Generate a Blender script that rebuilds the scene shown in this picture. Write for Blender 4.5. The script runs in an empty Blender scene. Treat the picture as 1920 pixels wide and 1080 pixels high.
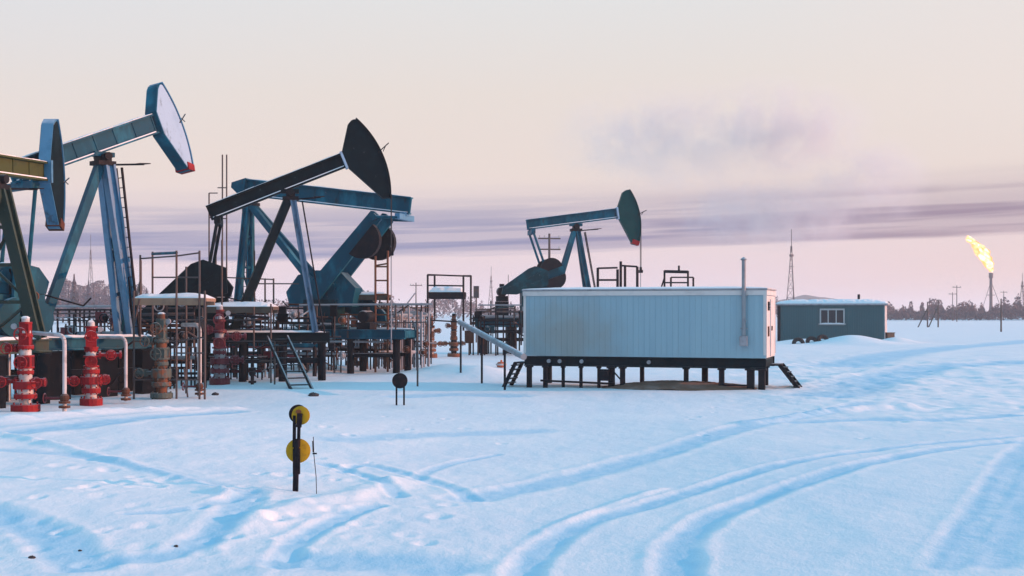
import bpy, math, random
import numpy as np
from mathutils import Vector, Matrix

sc = bpy.context.scene
R = math.radians
PI = math.pi

# ------------------------------------------------------------------ camera
F = 2400.0            # focal length in photo pixels (1920 wide)
HOR = 584.0           # horizon row
CZ = 2.7              # eye height
cam_data = bpy.data.cameras.new('camera')
cam = bpy.data.objects.new('camera', cam_data)
sc.collection.objects.link(cam)
cam.location = (0, 0, CZ)
cam.rotation_euler = (PI / 2, 0, 0)
cam_data.sensor_width = 36
cam_data.lens = 36 * F / 1920
cam_data.shift_y = (HOR - 540) / 1920
cam_data.clip_start = 0.1
cam_data.clip_end = 20000
sc.camera = cam

# ------------------------------------------------------------------ world
SUN_EL, SUN_AZ = 11.0, 93.0      # azimuth clockwise from +Y
EXPO = 0.0
DOME = (1.72, 3.12, 3.15)      # clear upper sky: the Nishita sky in the photograph's white balance
world = bpy.data.worlds.new('World')
sc.world = world
world.use_nodes = True
NT = world.node_tree
BG = NT.nodes['Background']
BG.inputs[1].default_value = 0.15


class NG:
    """tiny node-graph helper"""
    def __init__(s, nt):
        s.nt = nt

    def n(s, t, **k):
        o = s.nt.nodes.new(t)
        for a, b in k.items():
            setattr(o, a, b)
        return o

    def put(s, sock, v):
        if v is None:
            return
        if hasattr(v, 'is_linked') or isinstance(v, bpy.types.NodeSocket):
            s.nt.links.new(v, sock)
        else:
            if isinstance(v, (tuple, list)) and len(v) == 3 and sock.type == 'RGBA':
                v = (*v, 1)
            sock.default_value = v

    def m(s, op, a, b=None, c=None, clamp=False):
        o = s.n('ShaderNodeMath', operation=op, use_clamp=clamp)
        for i, v in enumerate((a, b, c)):
            s.put(o.inputs[i], v)
        return o.outputs[0]

    def mix(s, f, a, b, mode='MIX'):
        o = s.n('ShaderNodeMix', data_type='RGBA', blend_type=mode)
        s.put(o.inputs[0], f)
        s.put(o.inputs[6], a)
        s.put(o.inputs[7], b)
        return o.outputs[2]

    def ss(s, x, a, b):
        o = s.n('ShaderNodeMapRange', interpolation_type='SMOOTHSTEP')
        s.put(o.inputs[0], x)
        o.inputs[1].default_value = a
        o.inputs[2].default_value = b
        return o.outputs[0]

    def comb(s, x, y, z):
        o = s.n('ShaderNodeCombineXYZ')
        for i, v in enumerate((x, y, z)):
            s.put(o.inputs[i], v)
        return o.outputs[0]

    def noise(s, v, scale, detail=3, rough=0.55):
        o = s.n('ShaderNodeTexNoise')
        s.put(o.inputs['Vector'], v)
        o.inputs['Scale'].default_value = scale
        o.inputs['Detail'].default_value = detail
        o.inputs['Roughness'].default_value = rough
        return o.outputs[0]

    def ramp(s, f, stops):
        o = s.n('ShaderNodeValToRGB')
        s.put(o.inputs[0], f)
        e = o.color_ramp.elements
        while len(e) < len(stops):
            e.new(0.5)
        for i, (p, c) in enumerate(stops):
            e[i].position = p
            e[i].color = (*c, 1)
        return o.outputs[0]


def lin(r, g, b):
    f = lambda c: c / 12.92 if c <= 0.04045 else ((c + 0.055) / 1.055) ** 2.4
    return (f(r / 255), f(g / 255), f(b / 255))


def build_world():
    g = NG(NT)
    tc = g.n('ShaderNodeTexCoord')
    sep = g.n('ShaderNodeSeparateXYZ')
    g.put(sep.inputs[0], tc.outputs['Generated'])
    x, y, z = sep.outputs
    el = g.m('ARCSINE', z)
    az = g.m('ARCTAN2', x, y)
    sky = g.n('ShaderNodeTexSky', sky_type='NISHITA', sun_disc=False)
    sky.sun_elevation = R(SUN_EL)
    sky.sun_rotation = R(SUN_AZ)
    dome = g.mix(1.0, sky.outputs[0], DOME, 'MULTIPLY')
    k = 1.0 / 0.15 / 2 ** EXPO
    S = lambda c, q=1.005: tuple(v * k * q for v in lin(*c))
    # elevation in radians * 2.5 -> ramp position (0.4 rad = 1)
    e = g.m('MULTIPLY', el, 2.5, clamp=True)
    base = g.ramp(e, [
        (0.0, S((222, 202, 210), 1.16)), (0.03, S((222, 203, 212), 1.10)), (0.08, S((227, 207, 213), 1.05)), (0.14, S((233, 214, 214))),
        (0.27, S((233, 218, 210))), (0.42, S((231, 221, 214))), (0.60, S((226, 226, 226))),
        (1.0, S((190, 212, 232)))])
    # long streaked cloud bank low over the horizon, tilted up to the right
    v = g.m('SUBTRACT', el, g.m('MULTIPLY', az, 0.030))
    cvec = g.comb(g.m('MULTIPLY', az, 1.6), g.m('MULTIPLY', v, 42.0), 0.0)
    n1 = g.noise(cvec, 2.1, 4, 0.55)
    n2 = g.noise(g.comb(g.m('MULTIPLY', az, 3.0), g.m('MULTIPLY', v, 110.0), 3.7), 1.5, 3, 0.5)
    wob = g.m('MULTIPLY', g.m('SUBTRACT', n1, 0.5), 0.012)
    vv = g.m('ADD', v, wob)
    low = g.ss(vv, 0.0435, 0.0485)
    hi = g.m('SUBTRACT', 1.0, g.ss(vv, 0.058, 0.104))
    band = g.m('MULTIPLY', low, hi)
    dens = g.m('MULTIPLY', band, g.ss(g.m('ADD', g.m('MULTIPLY', n1, 0.6), g.m('MULTIPLY', n2, 0.5)), 0.36, 0.66))
    dens = g.m('MAXIMUM', dens, g.m('MULTIPLY', band, 0.50))
    dark = g.m('MULTIPLY', low, g.m('SUBTRACT', 1.0, g.ss(vv, 0.050, 0.060)))
    dens = g.m('MAXIMUM', dens, g.m('MULTIPLY', dark, 0.66))
    v2 = g.m('ADD', vv, g.m('MULTIPLY', g.m('SUBTRACT', n2, .5), .006))
    st2 = g.m('MULTIPLY', g.ss(v2, .0585, .0625), g.m('SUBTRACT', 1.0, g.ss(v2, .0625, .0695)))
    st3 = g.m('MULTIPLY', g.ss(v2, .0755, .080), g.m('SUBTRACT', 1.0, g.ss(v2, .080, .088)))
    brk = g.ss(g.noise(g.comb(az, 0.0, 0.0), 6.0, 2), .36, .56)
    dens = g.m('MAXIMUM', dens, g.m('MULTIPLY', st2, g.m('ADD', .45, g.m('MULTIPLY', brk, .4))))
    dens = g.m('MAXIMUM', dens, g.m('MULTIPLY', st3, g.m('MULTIPLY', brk, .55)))
    ccol = g.mix(g.ss(az, -0.1, 0.36), S((116, 126, 170)), S((136, 114, 140)))
    base = g.mix(g.m('MULTIPLY', dens, 0.95), base, ccol)
    # bluish upper left, peach to the right
    base = g.mix(g.m('MULTIPLY', g.m('MULTIPLY', g.ss(el, 0.10, 0.26), g.m('SUBTRACT', 1.0, g.ss(az, -0.42, -0.05))), 0.45), base, S((218, 222, 230)))
    base = g.mix(g.m('MULTIPLY', g.m('MULTIPLY', g.ss(az, 0.1, 0.4), g.ss(el, 0.1, 0.17)), 0.5), base, S((238, 226, 221)))
    # warmer air low on the side of the sun
    base = g.mix(g.m('MULTIPLY', g.m('MULTIPLY', g.ss(az, .10, .40), g.m('SUBTRACT', 1.0, g.ss(el, .025, .075))), .65), base, S((240, 208, 198)))
    fade = g.ss(el, 0.26, 0.62)
    col = g.mix(fade, base, dome)
    g.put(BG.inputs[0], col)


build_world()

# ------------------------------------------------------------------ sun
sd = bpy.data.lights.new('sun', 'SUN')
sd.energy = 4.8
sd.angle = R(0.6)
sd.color = (1.0, 0.38, 0.20)
sun = bpy.data.objects.new('sun', sd)
sc.collection.objects.link(sun)
sdir = Vector((math.sin(R(SUN_AZ)) * math.cos(R(SUN_EL)), math.cos(R(SUN_AZ)) * math.cos(R(SUN_EL)), math.sin(R(SUN_EL))))
sun.rotation_euler = sdir.to_track_quat('Z', 'Y').to_euler()

sc.view_settings.view_transform = 'Standard'
sc.view_settings.look = 'None'
sc.view_settings.exposure = EXPO
sc.view_settings.gamma = 1
sc.view_settings.use_curve_mapping = False
sc.render.engine = 'CYCLES'
sc.cycles.use_denoising = True
sc.cycles.max_bounces = 5
sc.cycles.volume_bounces = 1
sc.cycles.volume_step_rate = 1.0
sc.cycles.volume_max_steps = 128


# ------------------------------------------------------------------ helpers: pixels of the survey -> metres
def gx(px, D):
    return (px - 960) / F * D


def gz(py, D):
    return CZ + (HOR - py) / F * D


def gd(py):
    return F * CZ / (py - HOR)


def gp(px, py):
    D = gd(py)
    return (gx(px, D), D)


# ------------------------------------------------------------------ noise
def vnoise(x, y, seed):
    xi = np.floor(x).astype(np.int64); yi = np.floor(y).astype(np.int64)
    xf = x - xi; yf = y - yi
    u = xf * xf * xf * (xf * (xf * 6 - 15) + 10); v = yf * yf * yf * (yf * (yf * 6 - 15) + 10)

    def h(a, b):
        n = (a * 374761393 + b * 668265263 + seed * 974634777) & 0x7fffffff
        n = ((n ^ (n >> 13)) * 1274126177) & 0x7fffffff
        n = n ^ (n >> 16)
        return (n & 0xffff) / 65535.0
    return ((h(xi, yi) * (1 - u) + h(xi + 1, yi) * u) * (1 - v) + (h(xi, yi + 1) * (1 - u) + h(xi + 1, yi + 1) * u) * v) * 2 - 1


def fbm(x, y, seed, oct=4, gain=0.5):
    s = 0; a = 1.0; t = 0
    for i in range(oct):
        s = s + a * vnoise(x * 2 ** i + 17.3 * i, y * 2 ** i - 9.1 * i, seed + i)
        t += a; a *= gain
    return s / t


# ruts and ridges in the snow: survey points (photo rows on the flat), half width m, depth m (negative = ridge)
TRACKS = [
    ([(968, 1100), (985, 1060), (1010, 1028), (1060, 995), (1130, 970), (1250, 945), (1400, 905), (1550, 880), (1750, 860), (1930, 850)], 0.20, 0.10),
    ([(1275, 1100), (1268, 1060), (1275, 1025), (1310, 992), (1380, 965), (1500, 930), (1650, 895), (1790, 872), (1930, 862)], 0.22, 0.11),
    ([(1770, 1100), (1800, 1050), (1840, 990), (1885, 920), (1915, 885), (1950, 850)], 0.20, 0.06),
    ([(1850, 1100), (1880, 1040), (1910, 985), (1935, 920)], 0.26, 0.06),
    ([(880, 930), (1000, 908), (1150, 876), (1280, 845), (1400, 806), (1520, 783), (1620, 760)], 0.36, 0.10),
    ([(600, 878), (650, 886), (715, 908), (748, 932)], 0.13, 0.10),
    ([(640, 893), (655, 878), (700, 874), (790, 898), (850, 912), (882, 932)], 0.14, 0.10),
    ([(780, 900), (800, 880), (850, 865), (930, 850)], 0.12, 0.06),
    ([(462, 938), (445, 965), (420, 995), (370, 1025), (290, 1045), (200, 1052)], 0.24, 0.12),
    ([(520, 1062), (540, 1030), (580, 1000), (650, 968), (700, 950)], 0.16, 0.12),
    ([(440, 1000), (520, 975), (620, 950), (680, 928), (740, 905)], 0.30, -0.065),
    ([(480, 985), (560, 955), (620, 940)], 0.18, -0.05),
    ([(40, 842), (150, 828), (230, 812), (330, 790), (420, 775)], 0.5, 0.16),
    ([(0, 822), (90, 808), (200, 790), (320, 775), (430, 766)], 0.45, -0.12),
    ([(-40, 845), (80, 862), (180, 884), (300, 908), (430, 945)], 0.16, -0.07),
    ([(-40, 878), (120, 880), (240, 896), (400, 930)], 0.20, 0.05),
    ([(-60, 975), (20, 990), (70, 1004), (120, 1030), (160, 1060)], 0.30, 0.13),
    ([(560, 1052), (680, 1045), (800, 1058)], 0.5, 0.12),
    ([(240, 980), (330, 975), (430, 955), (470, 936)], 0.12, 0.07),
    ([(1400, 802), (1480, 790), (1560, 772), (1700, 768)], 0.3, -0.10),
    ([(1550, 745), (1640, 715), (1750, 690), (1900, 680)], 1.2, 0.22),
    ([(1500, 800), (1620, 795), (1760, 800), (1900, 790)], 0.45, 0.12),
    ([(760, 742), (850, 738), (950, 741)], 0.7, 0.10),  # cabin's shadow band: shallow hollow with its blue shade painted in
    ([(1020, 1000), (1110, 958), (1240, 925)], 0.10, -0.03),
    ([(640, 834), (740, 820), (860, 812), (1000, 806)], 0.5, 0.05),
    ([(1560, 690), (1700, 660), (1930, 640)], 1.6, 0.2),
]


def terrain(x, y, packed_shade=None):
    x = np.asarray(x, float); y = np.asarray(y, float)
    h = 0.10 * fbm(x / 14, y / 18, 3, 3) + 0.035 * fbm(x / 2.3, y / 3.6, 11, 4)
    # soft wind drift
    rough = np.clip(fbm(x / 9 + 3, y / 12, 41, 2) * 1.6 + 0.2, 0, 1)
    near_l = np.clip((-x + 1.5) / 5, 0, 1) * np.clip((30 - y) / 12, 0, 1)
    churn = np.clip((x - 6) / 6, 0, 1) * np.clip((y - 24) / 10, 0, 1) * np.clip((85 - y) / 25, 0, 1)
    rr = np.clip(0.20 + 0.45 * rough * near_l + 0.12 * near_l + churn * 0.8, 0, 1.1)
    h = h + rr * (0.055 * fbm(x / 0.62, y / 0.9, 23, 4, 0.55))
    h = h + churn * 0.10 * fbm(x / 1.7, y / 2.4, 29, 3)
    h = h + 0.012 * np.clip(y - 24, 0, 60) * 0.12
    # yard side falls off gently toward the left in the lower right (turned from the low sun)
    wgt = np.clip((x + 1) / 5, 0, 1) * np.clip((34 - y) / 14, 0, 1)
    h = h + wgt * np.clip(x, -2, 30) * 0.05
    wl = np.clip((-x + .5) / 4, 0, 1) * np.clip((36 - y) / 8, 0, 1) * np.clip((y - 13.5) / 4, 0, 1)
    h = h + wl * np.clip(-x, -1, 9) * 0.040
    far = np.clip((y - 120) / 200, 0, 1)
    h = h * (1 - far * 0.6)
    for pts, w, d in TRACKS:
        P = np.array([gp(*p) for p in pts])
        # smooth
        for _ in range(2):
            Q = [P[0]]
            for a, b in zip(P[:-1], P[1:]):
                Q += [a * .75 + b * .25, a * .25 + b * .75]
            Q.append(P[-1]); P = np.array(Q)
        m = 4 * w + .3
        sel = (x > P[:, 0].min() - m) & (x < P[:, 0].max() + m) & (y > P[:, 1].min() - m) & (y < P[:, 1].max() + m)
        if not sel.any():
            continue
        xs = x[sel]; ys = y[sel]
        dist = np.full(xs.shape, 1e9)
        for a, b in zip(P[:-1], P[1:]):
            ab = b - a; L = ab @ ab + 1e-9
            t = np.clip(((xs - a[0]) * ab[0] + (ys - a[1]) * ab[1]) / L, 0, 1)
            dist = np.minimum(dist, np.hypot(xs - a[0] - t * ab[0], ys - a[1] - t * ab[1]))
        dist = dist + 0.10 * w * fbm(xs / .5, ys / .5, 71, 2) * 2
        if d > 0:
            d = d * .42
            prof = -.55 * d * np.exp(-(dist / w) ** 4) + 0.22 * d * np.exp(-((dist - 1.5 * w) / (.35 * w)) ** 2)
            prof = prof + min(.011, .14 * d) * fbm(xs / .16, ys / .24, 91, 2) * np.exp(-(dist / (2.2 * w)) ** 2)
            if packed_shade is not None:
                packed_shade[sel] = np.maximum(packed_shade[sel], np.exp(-(dist / (w * 1.05)) ** 4) * min(1, .55 + 8 * d))
            prof = prof * (1 + .35 * fbm(xs / .8, ys / .8, 77, 2))
        else:
            prof = -d * np.exp(-(dist / w) ** 2) * (1 + .6 * fbm(xs / .5, ys / .5, 73, 3))
        h[sel] += prof
    # boot prints and clods
    for pp, n, spr, sd_ in [((210, 905), 10, 0.9, 1), ((245, 930), 8, .5, 2), ((150, 965), 10, 1.2, 3), ((680, 975), 12, 1.2, 4), ((620, 890), 10, 1.0, 5), ((300, 960), 10, 1.4, 6), ((160, 1040), 8, 1.0, 7), ((1590, 800), 14, 4, 8), ((790, 800), 10, 2.5, 9), ((450, 1000), 10, .9, 10)]:
        rnd = random.Random(sd_)
        c = gp(*pp)
        for i in range(n):
            qx = c[0] + rnd.uniform(-1, 1) * spr; qy = c[1] + rnd.uniform(-1, 1) * spr * 1.6
            s = rnd.uniform(.06, .13); a = -rnd.uniform(.012, .036)
            q2 = ((x - qx) ** 2 + ((y - qy) / 1.4) ** 2) / s ** 2
            h = h + a * np.exp(-q2) - .35 * a * np.exp(-(np.sqrt(q2) - 1.7) ** 2 / .25)
    # drift in front of the teal hut and round the cabin
    for px, D, hh, sx, sy in [(1600, 104, 0.75, 2.6, 3), (1500, 107, 0.35, 2.0, 2), (1680, 108, .5, 1.5, 2), (850, 56, .35, 1.6, 3), (905, 53, .3, 1.2, 2), (590, 58, .3, 2, 3)]:
        h = h + hh * np.exp(-((x - gx(px, D)) / sx) ** 2 - ((y - D) / sy) ** 2)
    return h


def H(x, y):
    return float(terrain(np.array([x]), np.array([y]))[0])


# ------------------------------------------------------------------ materials
MATS = {}


def mat(name, col, rough=0.6, metal=0.0, col2=None, nscale=3.0, ncut=(0.45, 0.7), namt=0.6, frost=0.0, bump=0.0, streak=0.0, spec=0.4, rust=0.0):
    m = bpy.data.materials.new(name)
    m.use_nodes = True
    g = NG(m.node_tree)
    b = m.node_tree.nodes['Principled BSDF']
    tc = g.n('ShaderNodeTexCoord')
    geo = g.n('ShaderNodeNewGeometry')
    pos = geo.outputs['Position']
    c = col
    if col2 is not None:
        v = pos
        if streak:
            mp = g.n('ShaderNodeMapping')
            g.put(mp.inputs[0], pos)
            mp.inputs['Scale'].default_value = (1, 1, 1 / streak)
            v = mp.outputs[0]
        f = g.m('MULTIPLY', g.ss(g.noise(v, nscale, 4, .6), *ncut), namt)
        c = g.mix(f, (*col, 1), (*col2, 1))
    if rust:
        mp2 = g.n('ShaderNodeMapping'); g.put(mp2.inputs[0], pos); mp2.inputs['Scale'].default_value = (1, 1, .45)
        rf = g.m('MULTIPLY', g.ss(g.noise(mp2.outputs[0], 3.4, 5, .68), .56, .70), rust)
        c = g.mix(rf, c if not isinstance(c, tuple) else (*c, 1), (.030, .022, .022, 1))
        c = g.mix(g.m('MULTIPLY', g.ss(g.noise(pos, 9.0, 4, .7), .66, .76), rust), c, (.11, .045, .025, 1))
    if frost:
        sp = g.n('ShaderNodeSeparateXYZ')
        g.put(sp.inputs[0], geo.outputs['True Normal'])
        up = g.ss(sp.outputs[2], 0.62, 0.9)
        up = g.m('MULTIPLY', up, g.ss(g.noise(pos, 2.2, 3), .30, .52))
        sp2 = g.m('MULTIPLY', g.ss(g.noise(pos, 7.0, 4, .7), .64, .78), 0.22)
        f = g.m('MULTIPLY', g.m('MAXIMUM', up, sp2), frost)
        c = g.mix(f, c if not isinstance(c, tuple) else (*c, 1), (.78, .83, .90, 1))
    g.put(b.inputs['Base Color'], c)
    b.inputs['Roughness'].default_value = rough
    b.inputs['Metallic'].default_value = metal
    b.inputs['Specular IOR Level'].default_value = spec
    if bump:
        bn = g.n('ShaderNodeBump')
        bn.inputs['Strength'].default_value = bump
        bn.inputs['Distance'].default_value = 0.02
        g.put(bn.inputs['Height'], g.noise(pos, nscale * 5, 4))
        g.put(b.inputs['Normal'], bn.outputs[0])
    MATS[name] = m
    return m


mat('blue_paint', (.002, .068, .115), .55, col2=(.012, .165, .25), nscale=1.5, namt=.8, streak=2.2, frost=.40, spec=.12, rust=.55)
mat('leg_lit_frost', (.10, .19, .30), .6, col2=(.012, .03, .05), nscale=4, frost=.3, spec=.15, streak=3.0, namt=.75)  # pale-blue light on the front leg put into the colour, with frost
mat('blue_pale', (.065, .22, .38), .5, col2=(.03, .14, .26), nscale=2.5, frost=.4, rust=.55)
mat('pier_black', (.005, .008, .013), .85, col2=(.010, .012, .018), frost=.3, spec=.08)
mat('black_paint', (.0025, .011, .017), .6, col2=(.005, .02, .028), frost=.45, spec=.08)
mat('teal_paint', (.003, .036, .052), .55, col2=(.006, .09, .125), nscale=1.4, namt=.8, frost=.9, spec=.12, rust=.55)
mat('head_teal', (.003, .055, .060), .55, col2=(.004, .04, .05), spec=.12)
mat('olive_paint', (.055, .070, .025), .6, col2=(.025, .045, .03), frost=.35, spec=.12, rust=.55)
mat('green_paint', (.018, .045, .04), .55, col2=(.05, .06, .03), frost=.4, rust=.55)
mat('trim_white', (.62, .60, .60), .6, col2=(.48, .47, .48), nscale=2)
mat('white_paint', (.31, .47, .64), .6, col2=(.22, .36, .52), nscale=1.2, namt=.5, rust=.55)
mat('red_paint', (.27, .012, .018), .55, col2=(.13, .010, .014), frost=.5, spec=.15, rust=.55)
mat('maroon_paint', (.13, .012, .022), .5, col2=(.07, .01, .02), frost=.3)
mat('grey_steel', (.32, .33, .37), .5, col2=(.14, .13, .15), frost=.6)
mat('dark_steel', (.008, .010, .016), .65, col2=(.026, .018, .02), frost=.4, spec=.15)
mat('rail_steel', (.06, .05, .055), .6, col2=(.16, .075, .045), frost=.35)
mat('rust_steel', (.10, .042, .028), .8, col2=(.05, .035, .03), frost=.4, spec=.1)
mat('rust_orange', (.17, .065, .035), .8, col2=(.07, .04, .035), frost=.35)
mat('grey_green', (.085, .11, .105), .7, col2=(.20, .07, .035), nscale=2.2, ncut=(.5, .62), namt=.9, frost=.4, spec=.15)  # orange patches carry sunlit orange in the colour as well as rust
mat('pipe_white', (.55, .53, .55), .5, col2=(.22, .17, .16), frost=.4)
mat('pipe_insul', (.26, .28, .31), .6, col2=(.16, .17, .2), frost=.7)
mat('rubber', (.015, .015, .018), .8)
mat('cable', (.02, .02, .025), .6)
mat('snow_pack', (.80, .845, .90), .8, bump=.3, nscale=4)
mat('yellow_paint', (.46, .27, .012), .6, col2=(.24, .14, .015), nscale=11, namt=.7, spec=.15, frost=.12)
mat('sign_stain', (.22, .07, .02), .6)
mat('marker_post', (.008, .009, .014), .65, col2=(.04, .022, .026), nscale=6, spec=.12)
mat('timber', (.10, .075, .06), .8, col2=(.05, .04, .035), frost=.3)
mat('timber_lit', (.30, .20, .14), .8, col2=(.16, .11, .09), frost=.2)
mat('mast_steel', (.10, .085, .10), .6)
mat('wood_pole', (.09, .07, .065), .85)
mat('glass_dark', (.02, .03, .04), .15)
mat('frame_white', (.36, .40, .42), .6)
mat('trunk_bark', (.06, .05, .05), .9)
mat('far_wood', (.16, .112, .125), .95, col2=(.20, .145, .155), nscale=.4, spec=.05)  # lightened for distance, haze put into the wood's colour
mat('foliage_haze_frost', (.20, .165, .20), .9, col2=(.30, .26, .30), nscale=1.5)  # distance haze put into the lighter lilac colour, besides frost
mat('dirt', (.20, .11, .075), .95, col2=(.36, .25, .22), nscale=1.2, bump=.6)
mat('clod', (.05, .045, .05), .9)
mat('orange_plastic', (.50, .12, .05), .6)


def wall_mat(name, col, col2, stain, groove):
    m = bpy.data.materials.new(name)
    m.use_nodes = True
    g = NG(m.node_tree)
    b = m.node_tree.nodes['Principled BSDF']
    tc = g.n('ShaderNodeTexCoord')
    ob = tc.outputs['Object']
    sp = g.n('ShaderNodeSeparateXYZ'); g.put(sp.inputs[0], ob)
    x, y, z = sp.outputs
    # each sheet of cladding weathered a little differently, streaks run down
    sheet = g.m('FLOOR', g.m('DIVIDE', x, groove * 4))
    wn = g.n('ShaderNodeTexWhiteNoise', noise_dimensions='1D'); g.put(wn.inputs['W'], sheet)
    f1 = g.noise(g.comb(g.m('MULTIPLY', x, 3.5), g.m('MULTIPLY', y, 3.5), g.m('MULTIPLY', z, .22)), 1.0, 4, .6)
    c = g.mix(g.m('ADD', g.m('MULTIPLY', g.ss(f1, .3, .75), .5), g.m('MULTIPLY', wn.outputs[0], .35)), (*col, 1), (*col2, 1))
    if stain:
        dx = g.m('SUBTRACT', x, stain[0]); dz = g.m('SUBTRACT', z, stain[1])
        d = g.m('SQRT', g.m('ADD', g.m('POWER', g.m('DIVIDE', dx, stain[2]), 2), g.m('POWER', g.m('DIVIDE', dz, stain[3]), 2)))
        d = g.m('ADD', d, g.m('MULTIPLY', g.m('SUBTRACT', g.noise(ob, 1.4, 4), .5), 1.0))
        c = g.mix(g.m('MULTIPLY', g.m('SUBTRACT', 1, g.ss(d, .1, 1.15)), .7), c, (*stain[4], 1))
    rust = g.m('MULTIPLY', g.ss(g.noise(ob, 5.0, 4, .7), .66, .74), .5)
    c = g.mix(rust, c, (.16, .10, .08, 1))
    g.put(b.inputs['Base Color'], c)
    b.inputs['Roughness'].default_value = .55
    MATS[name] = m


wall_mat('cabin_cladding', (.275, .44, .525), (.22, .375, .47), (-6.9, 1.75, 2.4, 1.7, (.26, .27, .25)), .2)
wall_mat('hut_cladding', (.022, .10, .125), (.03, .125, .15), None, .2)


def snow_material():
    m = bpy.data.materials.new('snow')
    m.use_nodes = True
    g = NG(m.node_tree)
    b = m.node_tree.nodes['Principled BSDF']
    geo = g.n('ShaderNodeNewGeometry')
    pos = geo.outputs['Position']
    n1 = g.noise(pos, .35, 4)
    c = g.mix(g.ss(n1, .3, .7), (.80, .85, .91, 1), (.85, .885, .925, 1))
    pa = g.n('ShaderNodeAttribute', attribute_name='packed_shade')
    # blue shade of ruts and hollows painted in, along with icy packed snow
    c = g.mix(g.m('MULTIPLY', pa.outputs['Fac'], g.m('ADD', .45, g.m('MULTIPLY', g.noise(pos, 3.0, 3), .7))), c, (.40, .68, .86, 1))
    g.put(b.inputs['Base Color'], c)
    b.inputs['Roughness'].default_value = .75
    b.inputs['Specular IOR Level'].default_value = .25
    bn = g.n('ShaderNodeBump')
    bn.inputs['Strength'].default_value = .55
    bn.inputs['Distance'].default_value = .03
    mp = g.n('ShaderNodeMapping'); g.put(mp.inputs[0], pos)
    mp.inputs['Scale'].default_value = (1.0, .7, 1)
    g.put(bn.inputs['Height'], g.m('ADD', g.noise(mp.outputs[0], 5.0, 6, .62), g.m('MULTIPLY', g.noise(mp.outputs[0], 26.0, 4, .6), .35)))
    g.put(b.inputs['Normal'], bn.outputs[0])
    MATS['snow'] = m


snow_material()


# ------------------------------------------------------------------ mesh builder
def frame_from(d, up=(0, 0, 1)):
    d = Vector(d).normalized(); u = Vector(up)
    if abs(d.dot(u)) > .98:
        u = Vector((0, 1, 0))
    s = d.cross(u).normalized(); t = s.cross(d).normalized()
    return d, s, t


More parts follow.
